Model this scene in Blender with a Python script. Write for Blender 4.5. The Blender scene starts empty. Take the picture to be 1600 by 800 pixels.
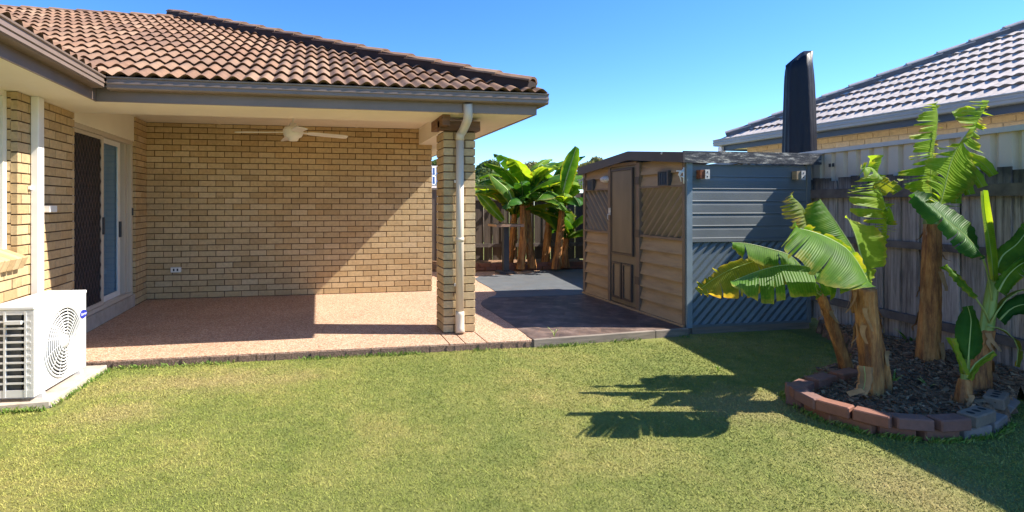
import bpy, bmesh, math, random
import numpy as np
from mathutils import Vector, Matrix, noise
R = math.radians
random.seed(7); rng = np.random.default_rng(7)
S = bpy.context.scene
COL = S.collection

# ------------------------------------------------------------------ camera, sky, sun, exposure
EYE = 1.38
F = 860.0; CX = 658.0; CY = 318.0; YAW = math.atan(161.0 / 860.0)
cam = bpy.data.cameras.new("camera"); camo = bpy.data.objects.new("camera", cam); COL.objects.link(camo)
cam.sensor_width = 36; cam.lens = F / 1600 * 36
cam.shift_x = (800 - CX) / 1600; cam.shift_y = -(400 - CY) / 1600
camo.location = (0, 0, EYE); camo.rotation_euler = (R(90), 0, -YAW)
cam.clip_start = .05; cam.clip_end = 2000
S.camera = camo
SUN = Vector((1, -.215, 1.02)).normalized()
elev = math.asin(SUN.z); azim = math.atan2(SUN.x, SUN.y)
w = bpy.data.worlds.new("World"); S.world = w; w.use_nodes = True
wn = w.node_tree.nodes; wl = w.node_tree.links
bg = wn["Background"]
sky = wn.new("ShaderNodeTexSky"); sky.sky_type = 'NISHITA'; sky.sun_disc = False
sky.sun_elevation = elev; sky.sun_rotation = azim
sky.air_density = .72; sky.dust_density = 0.0; sky.ozone_density = 3.0; sky.altitude = 600
hs = wn.new("ShaderNodeHueSaturation"); hs.inputs["Saturation"].default_value = 1.25; hs.inputs["Hue"].default_value = .505
wl.new(sky.outputs[0], hs.inputs["Color"]); wl.new(hs.outputs[0], bg.inputs[0]); bg.inputs[1].default_value = .138
sl = bpy.data.lights.new("sun", 'SUN'); sl.energy = 4.7; sl.angle = R(.53); sl.color = (1, .93, .82)
so = bpy.data.objects.new("sun", sl); COL.objects.link(so); so.rotation_euler = SUN.to_track_quat('Z', 'Y').to_euler()
S.view_settings.view_transform = 'Standard'; S.view_settings.look = 'None'
S.view_settings.exposure = 1.28; S.view_settings.gamma = 1
try:
    S.cycles.max_bounces = 8; S.cycles.transparent_max_bounces = 16
except Exception: pass

SY, CYW = math.sin(YAW), math.cos(YAW)
def at(px, py, d):
    """a point d metres in front of the eye, seen where the photograph has (px, py)"""
    t = (px - CX) / F * d
    return Vector((t * CYW + d * SY, d * CYW - t * SY, EYE + (CY - py) / F * d))

# ------------------------------------------------------------------ materials
M = {}
def new_mat(name):
    m = bpy.data.materials.new(name); m.use_nodes = True
    M[name] = m
    return m, m.node_tree.nodes, m.node_tree.links, m.node_tree.nodes["Principled BSDF"]
def N(ns, t, **k):
    n = ns.new(t)
    for a, b in k.items():
        if a in n.inputs.keys() if hasattr(n.inputs, 'keys') else False: n.inputs[a].default_value = b
        else: setattr(n, a, b)
    return n
def ramp(ns, stops):
    r = ns.new("ShaderNodeValToRGB"); e = r.color_ramp.elements
    while len(e) < len(stops): e.new(.5)
    for i, (p, c) in enumerate(stops):
        e[i].position = p; e[i].color = (*c, 1) if len(c) == 3 else c
    return r
def mixc(ns, ls, fac, a, b, mode='MIX'):
    n = ns.new("ShaderNodeMix"); n.data_type = 'RGBA'; n.blend_type = mode
    for s, v in ((n.inputs[0], fac), (n.inputs[6], a), (n.inputs[7], b)):
        if isinstance(v, bpy.types.NodeSocket): ls.new(v, s)
        elif isinstance(v, (int, float)): s.default_value = v
        else: s.default_value = (*v, 1)
    return n.outputs[2]
def pos(ns): return ns.new("ShaderNodeNewGeometry").outputs["Position"]
def noi(ns, ls, scale, detail=4, rough=.55, vec=None, stretch=None):
    n = ns.new("ShaderNodeTexNoise"); n.inputs["Scale"].default_value = scale
    n.inputs["Detail"].default_value = detail; n.inputs["Roughness"].default_value = rough
    v = vec or pos(ns)
    if stretch:
        mp = ns.new("ShaderNodeMapping"); mp.inputs["Scale"].default_value = stretch; ls.new(v, mp.inputs[0]); v = mp.outputs[0]
    ls.new(v, n.inputs["Vector"])
    return n.outputs["Fac"]
def bump(ns, ls, b, h, strength=.4, dist=.01):
    n = ns.new("ShaderNodeBump"); n.inputs["Strength"].default_value = strength; n.inputs["Distance"].default_value = dist
    ls.new(h, n.inputs["Height"]); ls.new(n.outputs[0], b.inputs["Normal"])
def rnd(ns, ls):
    """one random number per object and per separate piece of a joined mesh"""
    o = ns.new("ShaderNodeObjectInfo").outputs["Random"]; g = ns.new("ShaderNodeNewGeometry").outputs["Random Per Island"]
    a = ns.new("ShaderNodeMath"); a.operation = 'ADD'; ls.new(o, a.inputs[0]); ls.new(g, a.inputs[1])
    f = ns.new("ShaderNodeMath"); f.operation = 'FRACT'; ls.new(a.outputs[0], f.inputs[0])
    return f.outputs[0]
def plain(name, c, rough=.6, var=.15, scale=6, bmp=.15, bscale=60, metal=0, stretch=None, dirt=None, dirtscale=2.5, dirtamt=.5, dist=.004):
    m, ns, ls, b = new_mat(name)
    a = noi(ns, ls, scale, 5, stretch=stretch)
    r = ramp(ns, [(.3, [x * (1 - var) for x in c]), (.7, [min(1, x * (1 + var)) for x in c])]); ls.new(a, r.inputs[0])
    out = r.outputs[0]
    if dirt:
        d = noi(ns, ls, dirtscale, 6, .65, stretch=stretch); dr = ramp(ns, [(.5, (0, 0, 0)), (.72, (dirtamt,) * 3)]); ls.new(d, dr.inputs[0])
        out = mixc(ns, ls, dr.outputs[0], out, dirt)
    ls.new(out, b.inputs["Base Color"]); b.inputs["Roughness"].default_value = rough; b.inputs["Metallic"].default_value = metal
    if bmp: bump(ns, ls, b, noi(ns, ls, bscale, 4, stretch=stretch), bmp, dist)
    return m
def brick_mat(name, cols, spot=(.12, .07, .04)):
    m, ns, ls, b = new_mat(name)
    k = len(cols)
    r = ramp(ns, [(i / (k - 1), c) for i, c in enumerate(cols)]); ls.new(rnd(ns, ls), r.inputs[0])
    a = noi(ns, ls, 22, 6, .7); ar = ramp(ns, [(.3, (.8, .79, .76)), (.7, (1.12, 1.1, 1.06))]); ls.new(a, ar.inputs[0])
    c = mixc(ns, ls, 1.0, r.outputs[0], ar.outputs[0], 'MULTIPLY')
    g = noi(ns, ls, .9, 5, .6); gr_ = ramp(ns, [(.3, (.86, .85, .83)), (.65, (1.04, 1.03, 1.0))]); ls.new(g, gr_.inputs[0]); c = mixc(ns, ls, 1.0, c, gr_.outputs[0], 'MULTIPLY')
    s = noi(ns, ls, 7, 5, .6); sr = ramp(ns, [(.63, (0, 0, 0)), (.78, (.6,) * 3)]); ls.new(s, sr.inputs[0])
    c = mixc(ns, ls, sr.outputs[0], c, spot)
    ls.new(c, b.inputs["Base Color"]); b.inputs["Roughness"].default_value = .85
    bump(ns, ls, b, noi(ns, ls, 90, 5, .7), .5, .004)
    return m
brick_mat("buff_brick", [(.53, .39, .215), (.59, .445, .26), (.55, .41, .235), (.46, .325, .17), (.62, .48, .30), (.52, .36, .185), (.57, .425, .24)], spot=(.2, .12, .07))
plain("mortar", (.12, .075, .042), .95, .2, 30, .3)
plain("cream_paint", (.86, .80, .66), .55, .04, 2, .04, 200)
plain("ceiling_paint", (.84, .77, .64), .6, .04, 2, .04, 200)
plain("white_plastic", (.80, .78, .74), .35, .04, 3, .03)
plain("white_metal", (.70, .70, .68), .32, .03, 3, .02, dirt=(.45, .35, .25), dirtamt=.25)
plain("gutter_metal", (.205, .15, .122), .38, .08, 4, .03, dirt=(.12, .09, .07), dirtamt=.35)
plain("frame_metal", (.60, .52, .42), .4, .05, 3, .02)
plain("brown_timber", (.16, .075, .035), .6, .3, 4, .3, 40, stretch=(1, 1, 8))
plain("dark_grey_metal", (.05, .055, .065), .4, .1, 5, .05)
plain("blind_blue", (.42, .58, .70), .7, .12, 2, .0, stretch=(1, 1, .3))
plain("interior_wall", (.4, .45, .5), .8, .05, 2, .0)
plain("cream_pipe", (.62, .53, .41), .45, .05, 3, .03)
plain("concrete", (.46, .40, .33), .85, .15, 8, .3, 80, dirt=(.25, .14, .07), dirtamt=.5)
# roof tile
def tile_mat(name, cols, dirt):
    m, ns, ls, b = new_mat(name)
    r = ramp(ns, [(i / (len(cols) - 1), c) for i, c in enumerate(cols)]); ls.new(rnd(ns, ls), r.inputs[0])
    a = noi(ns, ls, 12, 6, .7); ar = ramp(ns, [(.3, (.72, .7, .68)), (.68, (1.15, 1.12, 1.1))]); ls.new(a, ar.inputs[0])
    c = mixc(ns, ls, 1.0, r.outputs[0], ar.outputs[0], 'MULTIPLY')
    s = noi(ns, ls, 3.0, 6, .7); sr = ramp(ns, [(.52, (0, 0, 0)), (.75, (.6,) * 3)]); ls.new(s, sr.inputs[0])
    c = mixc(ns, ls, sr.outputs[0], c, dirt)
    ls.new(c, b.inputs["Base Color"]); b.inputs["Roughness"].default_value = .8
    bump(ns, ls, b, noi(ns, ls, 120, 4, .7), .4, .004)
tile_mat("brown_tile", [(.22, .122, .072), (.27, .155, .09), (.19, .108, .068), (.25, .15, .092), (.30, .19, .118)], (.11, .07, .05))
tile_mat("grey_tile", [(.46, .41, .38), (.50, .45, .42), (.43, .385, .36), (.53, .48, .45)], (.33, .295, .275))
plain("roof_bedding", (.03, .016, .012), .9, .2, 10, .3)
plain("grey_bedding", (.12, .115, .12), .9, .2, 10, .3)
# exposed aggregate
def aggregate():
    m, ns, ls, b = new_mat("exposed_aggregate")
    v = ns.new("ShaderNodeTexVoronoi"); v.inputs["Scale"].default_value = 85; ls.new(pos(ns), v.inputs["Vector"])
    sep = ns.new("ShaderNodeSeparateColor"); ls.new(v.outputs["Color"], sep.inputs[0])
    r = ramp(ns, [(0, (.50, .27, .17)), (.2, (.62, .40, .27)), (.45, (.70, .50, .37)), (.65, (.56, .33, .22)), (.82, (.30, .16, .10)), (1, (.76, .62, .50))]); ls.new(sep.outputs[0], r.inputs[0])
    er = ramp(ns, [(.0, (1.05,) * 3), (.7, (.62,) * 3)]); ls.new(v.outputs["Distance"], er.inputs[0])
    c = mixc(ns, ls, 1.0, r.outputs[0], er.outputs[0], 'MULTIPLY')
    a = noi(ns, ls, 1.3, 5); ar = ramp(ns, [(.3, (.98, .96, .90)), (.7, (1.2, 1.18, 1.12))]); ls.new(a, ar.inputs[0])
    c = mixc(ns, ls, 1.0, c, ar.outputs[0], 'MULTIPLY')
    ls.new(c, b.inputs["Base Color"]); b.inputs["Roughness"].default_value = .75
    iv = ns.new("ShaderNodeMath"); iv.operation = 'SUBTRACT'; iv.inputs[0].default_value = 1; ls.new(v.outputs["Distance"], iv.inputs[1])
    bump(ns, ls, b, iv.outputs[0], .5, .005)
aggregate()
plain("slab_edge", (.20, .13, .095), .95, .5, 70, .9, 120, dist=.01)
def stamped():
    m, ns, ls, b = new_mat("dark_stamped_paving")
    a = noi(ns, ls, 5, 6, .65); r = ramp(ns, [(.3, (.075, .05, .04)), (.5, (.15, .10, .078)), (.7, (.30, .21, .165))]); ls.new(a, r.inputs[0])
    bt = ns.new("ShaderNodeTexBrick"); bt.inputs["Scale"].default_value = 1; bt.inputs["Brick Width"].default_value = .42; bt.inputs["Row Height"].default_value = .2
    bt.inputs["Mortar Size"].default_value = .006; bt.inputs["Color1"].default_value = (1, 1, 1, 1); bt.inputs["Color2"].default_value = (.5, .48, .48, 1); bt.inputs["Mortar"].default_value = (.9, .8, .7, 1)
    mp = ns.new("ShaderNodeMapping"); mp.inputs["Rotation"].default_value = (0, 0, .5)
    ls.new(pos(ns), mp.inputs[0]); ls.new(mp.outputs[0], bt.inputs[0])
    c = mixc(ns, ls, 1.0, r.outputs[0], bt.outputs["Color"], 'MULTIPLY')
    ls.new(c, b.inputs["Base Color"]); b.inputs["Roughness"].default_value = .6
    bump(ns, ls, b, noi(ns, ls, 25, 5), .4, .01)
stamped()
plain("slate_paving", (.105, .115, .125), .6, .15, 4, .2, 60, dirt=(.16, .13, .11), dirtamt=.35)
plain("mulch", (.24, .135, .075), .95, .55, 14, 1.0, 30, dist=.03)
plain("sleeper_timber", (.23, .19, .155), .85, .3, 5, .4, 30, stretch=(1, 6, 12), dirt=(.08, .06, .05), dirtamt=.6)
# ground under the blades and blades
def lawn_colour(ns, ls):
    a = noi(ns, ls, .8, 6, .62); r = ramp(ns, [(.30, (.205, .245, .052)), (.50, (.275, .295, .068)), (.70, (.39, .34, .105))]); ls.new(a, r.inputs[0])
    d = noi(ns, ls, 7, 5, .6); dr = ramp(ns, [(.35, (.82, .88, .75)), (.65, (1.1, 1.06, 1.1))]); ls.new(d, dr.inputs[0])
    c = mixc(ns, ls, 1.0, r.outputs[0], dr.outputs[0], 'MULTIPLY')
    for (x, y, rx, ry, amt) in ((-.9, 4.72, 1.1, .42, .75), (3.05, 3.45, .75, .5, .65), (3.0, 2.3, .5, .6, .5), (-1.35, 4.1, .45, .35, .6)):     # dry patches; the third paints the sunlit strip into the colour
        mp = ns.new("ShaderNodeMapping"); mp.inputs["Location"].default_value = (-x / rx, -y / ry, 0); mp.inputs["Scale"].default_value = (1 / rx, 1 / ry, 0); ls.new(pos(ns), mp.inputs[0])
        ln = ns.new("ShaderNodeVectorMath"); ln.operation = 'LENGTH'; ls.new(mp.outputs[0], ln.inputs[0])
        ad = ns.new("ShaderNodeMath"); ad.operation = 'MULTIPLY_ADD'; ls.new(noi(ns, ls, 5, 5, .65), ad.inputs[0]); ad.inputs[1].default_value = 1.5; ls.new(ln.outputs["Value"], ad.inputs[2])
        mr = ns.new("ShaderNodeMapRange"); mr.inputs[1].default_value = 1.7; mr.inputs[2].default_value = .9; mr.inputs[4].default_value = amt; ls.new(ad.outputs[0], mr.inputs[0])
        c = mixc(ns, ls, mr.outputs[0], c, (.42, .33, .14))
    return c
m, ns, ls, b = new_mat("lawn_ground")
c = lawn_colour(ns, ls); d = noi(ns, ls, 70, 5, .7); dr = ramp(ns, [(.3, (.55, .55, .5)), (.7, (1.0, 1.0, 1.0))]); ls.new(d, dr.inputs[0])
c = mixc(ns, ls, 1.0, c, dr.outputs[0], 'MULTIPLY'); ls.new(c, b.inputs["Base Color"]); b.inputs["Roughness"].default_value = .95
bump(ns, ls, b, noi(ns, ls, 130, 4, .7), .9, .02)
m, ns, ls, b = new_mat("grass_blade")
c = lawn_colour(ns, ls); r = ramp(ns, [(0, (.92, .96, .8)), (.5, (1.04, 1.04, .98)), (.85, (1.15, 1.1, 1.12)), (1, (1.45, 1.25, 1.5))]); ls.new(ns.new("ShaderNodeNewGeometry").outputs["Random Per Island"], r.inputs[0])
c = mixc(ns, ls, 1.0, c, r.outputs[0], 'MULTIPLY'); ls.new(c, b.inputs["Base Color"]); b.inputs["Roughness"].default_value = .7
b.inputs["Specular IOR Level"].default_value = .2
m, ns, ls, b = new_mat("tuft_green"); r = ramp(ns, [(0, (.09, .19, .02)), (.6, (.17, .29, .035)), (1, (.34, .36, .10))]); ls.new(ns.new("ShaderNodeNewGeometry").outputs["Random Per Island"], r.inputs[0]); ls.new(r.outputs[0], b.inputs["Base Color"]); b.inputs["Roughness"].default_value = .6
# leaf: light comes through it
def leaf_mat(name, cols, trans=.45, edge=(.42, .32, .06), edgepos=.8, veins=60, brown=(.16, .085, .035)):
    m, ns, ls, b = new_mat(name)
    uv = ns.new("ShaderNodeUVMap").outputs[0]; sp = ns.new("ShaderNodeSeparateXYZ"); ls.new(uv, sp.inputs[0])
    a = noi(ns, ls, 6, 4); r = ramp(ns, [(.3, cols[0]), (.55, cols[1]), (.75, cols[2])]); ls.new(a, r.inputs[0])
    wv = ns.new("ShaderNodeMath"); wv.operation = 'MULTIPLY'; ls.new(sp.outputs[0], wv.inputs[0]); wv.inputs[1].default_value = veins * 6.28
    sn = ns.new("ShaderNodeMath"); sn.operation = 'SINE'; ls.new(wv.outputs[0], sn.inputs[0])
    vr = ramp(ns, [(0, (.9, .9, .85)), (1, (1.07, 1.07, 1.05))]); vm = ns.new("ShaderNodeMapRange"); vm.inputs[1].default_value = -1; vm.inputs[2].default_value = 1
    ls.new(sn.outputs[0], vm.inputs[0]); ls.new(vm.outputs[0], vr.inputs[0])
    c = mixc(ns, ls, 1.0, r.outputs[0], vr.outputs[0], 'MULTIPLY')
    n2 = noi(ns, ls, 12, 4, .7)
    ad = ns.new("ShaderNodeMath"); ad.operation = 'MULTIPLY_ADD'; ls.new(n2, ad.inputs[0]); ad.inputs[1].default_value = .7; ls.new(sp.outputs[1], ad.inputs[2])
    er = ramp(ns, [(edgepos - .01 if edgepos < 1.3 else .98, (0, 0, 0)), (1.0, (1, 1, 1))])
    mr = ns.new("ShaderNodeMapRange"); mr.inputs[1].default_value = edgepos + .2; mr.inputs[2].default_value = edgepos + .55; ls.new(ad.outputs[0], mr.inputs[0])
    c = mixc(ns, ls, mr.outputs[0], c, edge)
    mr2 = ns.new("ShaderNodeMapRange"); mr2.inputs[1].default_value = edgepos + .52; mr2.inputs[2].default_value = edgepos + .68; ls.new(ad.outputs[0], mr2.inputs[0])
    c = mixc(ns, ls, mr2.outputs[0], c, brown)
    ls.new(c, b.inputs["Base Color"]); b.inputs["Roughness"].default_value = .48; b.inputs["Specular IOR Level"].default_value = .14
    bm_ = ns.new("ShaderNodeBump"); bm_.inputs["Strength"].default_value = .35; bm_.inputs["Distance"].default_value = .004; ls.new(sn.outputs[0], bm_.inputs["Height"]); ls.new(bm_.outputs[0], b.inputs["Normal"])
    t = ns.new("ShaderNodeBsdfTranslucent"); tc = mixc(ns, ls, 1.0, c, (2.4, 2.0, .7), 'MULTIPLY'); ls.new(tc, t.inputs[0])
    ms = ns.new("ShaderNodeMixShader"); ms.inputs[0].default_value = trans; ls.new(b.outputs[0], ms.inputs[1]); ls.new(t.outputs[0], ms.inputs[2])
    ls.new(ms.outputs[0], ns["Material Output"].inputs["Surface"])
leaf_mat("banana_leaf", [(.045, .125, .010), (.085, .20, .016), (.16, .28, .024)])
leaf_mat("banana_leaf_lime", [(.13, .25, .022), (.20, .33, .03), (.28, .38, .05)])
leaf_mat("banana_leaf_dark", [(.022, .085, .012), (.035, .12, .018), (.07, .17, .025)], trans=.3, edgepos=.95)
leaf_mat("banana_leaf_dry", [(.11, .17, .022), (.17, .21, .035), (.25, .22, .06)], edgepos=.62)
plain("leaf_rib", (.33, .42, .12), .5, .15, 8, .05)
plain("green_stem", (.20, .29, .06), .45, .35, 6, .1, 30, stretch=(1, 1, .25))
m, ns, ls, b = new_mat("banana_trunk")
a = noi(ns, ls, 17, 8, .78, stretch=(1, 1, .14)); r = ramp(ns, [(.32, (.045, .024, .014)), (.43, (.25, .10, .03)), (.55, (.48, .225, .065)), (.66, (.56, .34, .14)), (.78, (.62, .50, .34))]); ls.new(a, r.inputs[0])
a2 = noi(ns, ls, 3, 4); r2 = ramp(ns, [(.35, (.6, .55, .5)), (.6, (1.1, 1.05, 1))]); ls.new(a2, r2.inputs[0])
ls.new(mixc(ns, ls, 1.0, r.outputs[0], r2.outputs[0], 'MULTIPLY'), b.inputs["Base Color"]); b.inputs["Roughness"].default_value = .7
bump(ns, ls, b, noi(ns, ls, 30, 6, .7, stretch=(1, 1, .15)), .8, .015)
m, ns, ls, b = new_mat("litter"); r = ramp(ns, [(0, (.11, .058, .032)), (.5, (.21, .12, .065)), (.88, (.28, .17, .095)), (1, (.45, .31, .18))]); ls.new(ns.new("ShaderNodeNewGeometry").outputs["Random Per Island"], r.inputs[0]); ls.new(r.outputs[0], b.inputs["Base Color"]); b.inputs["Roughness"].default_value = .9
plain("dry_leaf", (.34, .19, .08), .8, .4, 10, .5, 40)
leaf_mat("tree_leaf", [(.06, .10, .035), (.10, .15, .05), (.15, .19, .07)], trans=.25, edgepos=2)
leaf_mat("tree_leaf_olive", [(.13, .15, .07), (.19, .19, .09), (.25, .24, .12)], trans=.25, edgepos=2)
plain("bark", (.16, .12, .09), .9, .3, 8, .5)
# shed
plain("brown_board", (.34, .25, .145), .7, .10, 3, .2, 40, stretch=(3, 1, 5), dirt=(.13, .085, .055), dirtamt=.5)
plain("brown_iron", (.20, .16, .105), .5, .12, 5, .05)
plain("brown_trim", (.17, .125, .09), .6, .15, 5, .1)
plain("brown_door", (.17, .14, .095), .55, .15, 6, .1, stretch=(1, 1, .3))
plain("blue_grey_board", (.155, .175, .185), .5, .1, 3, .08, 50, dirt=(.15, .16, .16), dirtamt=.4)
plain("blue_grey_iron", (.12, .155, .18), .45, .1, 5, .04, dirt=(.14, .17, .18), dirtamt=.4)
plain("blue_grey_post", (.20, .26, .30), .5, .12, 5, .05)
m, ns, ls, b = new_mat("peeling_timber")
a = noi(ns, ls, 22, 6, .7, stretch=(.35, 1, 1.6)); r = ramp(ns, [(.45, (.035, .04, .05)), (.55, (.12, .12, .12)), (.62, (.42, .40, .34))]); ls.new(a, r.inputs[0]); ls.new(r.outputs[0], b.inputs["Base Color"])
b.inputs["Roughness"].default_value = .85; bump(ns, ls, b, a, .8, .01)
plain("shed_barge", (.055, .045, .042), .5, .15, 5, .1)
plain("roof_sheet", (.55, .56, .57), .4, .06, 4, .03, metal=.3)
m, ns, ls, b = new_mat("rust"); a = noi(ns, ls, 30, 5); r = ramp(ns, [(.35, (.10, .03, .015)), (.65, (.30, .10, .04))]); ls.new(a, r.inputs[0]); ls.new(r.outputs[0], b.inputs["Base Color"]); b.inputs["Roughness"].default_value = .9
m, ns, ls, b = new_mat("galvanised"); a = noi(ns, ls, 60, 3); r = ramp(ns, [(.4, (.42, .42, .40)), (.6, (.65, .63, .58))]); ls.new(a, r.inputs[0]); ls.new(r.outputs[0], b.inputs["Base Color"]); b.inputs["Roughness"].default_value = .5
# fences
m, ns, ls, b = new_mat("weathered_paling")
r = ramp(ns, [(0, (.30, .255, .225)), (.4, (.40, .355, .32)), (.7, (.48, .44, .41)), (1, (.33, .275, .235))]); ls.new(rnd(ns, ls), r.inputs[0])
a = noi(ns, ls, 30, 6, .72, stretch=(1, 1, .06)); ar = ramp(ns, [(.32, (.28, .26, .26)), (.5, (.85, .82, .82)), (.65, (1.2, 1.17, 1.17))]); ls.new(a, ar.inputs[0])
c = mixc(ns, ls, 1.0, r.outputs[0], ar.outputs[0], 'MULTIPLY')
sp = ns.new("ShaderNodeSeparateXYZ"); ls.new(pos(ns), sp.inputs[0]); a3 = noi(ns, ls, 6, 4, .6, stretch=(1, 1, .4))
ad = ns.new("ShaderNodeMath"); ad.operation = 'MULTIPLY_ADD'; ls.new(a3, ad.inputs[0]); ad.inputs[1].default_value = .45; ls.new(sp.outputs[2], ad.inputs[2])
mr = ns.new("ShaderNodeMapRange"); mr.inputs[1].default_value = 1.62; mr.inputs[2].default_value = 1.88; mr.inputs[4].default_value = .85; ls.new(ad.outputs[0], mr.inputs[0])
c = mixc(ns, ls, mr.outputs[0], c, (.025, .022, .022))       # black mould on the wet top ends
ls.new(c, b.inputs["Base Color"]); b.inputs["Roughness"].default_value = .9
bump(ns, ls, b, noi(ns, ls, 40, 5, .7, stretch=(1, 1, .08)), .7, .008)
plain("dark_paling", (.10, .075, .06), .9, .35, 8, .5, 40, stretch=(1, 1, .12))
plain("weathered_rail", (.13, .105, .095), .9, .35, 10, .5, 40)
plain("cream_steel", (.62, .53, .42), .45, .06, 2, .02, dirt=(.40, .37, .32), dirtamt=.4)
plain("brown_steel", (.13, .10, .085), .5, .1, 3, .03)
plain("pale_steel", (.5, .47, .42), .5, .1, 3, .03)
plain("fence_cap_grey", (.50, .47, .43), .4, .05, 3, .02)
plain("slate_gutter", (.26, .30, .33), .4, .06, 3, .02)
plain("navy_fascia", (.035, .06, .10), .45, .08, 3, .02)
brick_mat("tan_brick", [(.64, .52, .35), (.70, .58, .41), (.62, .50, .34), (.72, .60, .44)], spot=(.35, .22, .12))
plain("tan_mortar", (.50, .42, .32), .9, .1, 20, .2)
m, ns, ls, b = new_mat("black_vinyl"); b.inputs["Base Color"].default_value = (.006, .009, .018, 1); b.inputs["Roughness"].default_value = .5; b.inputs["Specular IOR Level"].default_value = .25
bump(ns, ls, b, noi(ns, ls, 7, 4, .5, stretch=(1, 1, .35)), .5, .05)
brick_mat("edging_brick", [(.26, .105, .065), (.22, .11, .09), (.28, .12, .07), (.20, .11, .10)], spot=(.10, .07, .055))
brick_mat("cored_brick", [(.26, .20, .15), (.30, .235, .18), (.24, .18, .14)], spot=(.14, .11, .09))
plain("hole_dark", (.03, .022, .018), .95, .1, 10, 0)
plain("blue_brick", (.25, .20, .175), .8, .15, 12, .3)
m, ns, ls, b = new_mat("glass")
tr = ns.new("ShaderNodeBsdfTransparent"); tr.inputs[0].default_value = (.75, .84, .9, 1); gl = ns.new("ShaderNodeBsdfGlossy"); gl.inputs["Roughness"].default_value = .02
fr = ns.new("ShaderNodeFresnel"); fr.inputs[0].default_value = 1.16; ms = ns.new("ShaderNodeMixShader"); ms.inputs[0].default_value = .12; ls.new(tr.outputs[0], ms.inputs[1]); ls.new(gl.outputs[0], ms.inputs[2])
ls.new(ms.outputs[0], ns["Material Output"].inputs["Surface"])
plain("screen_mesh", (.018, .017, .02), .5, .1, 5, 0)
plain("screen_grille", (.085, .065, .065), .45, .1, 5, 0)
plain("purple_curtain", (.14, .06, .13), .9, .3, 5, .1)
plain("badge_blue", (.02, .035, .35), .3, .02, 3, 0)
plain("badge_white", (.85, .85, .85), .3, .02, 3, 0)
plain("fin_dark", (.075, .08, .075), .6, .3, 20, .3)
plain("table_top", (.34, .22, .15), .5, .2, 6, .1)
m, ns, ls, b = new_mat("solar_glass"); b.inputs["Base Color"].default_value = (.05, .09, .20, 1); b.inputs["Roughness"].default_value = .15
plain("far_wall", (.35, .28, .2), .9, .1, 2, 0)

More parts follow.
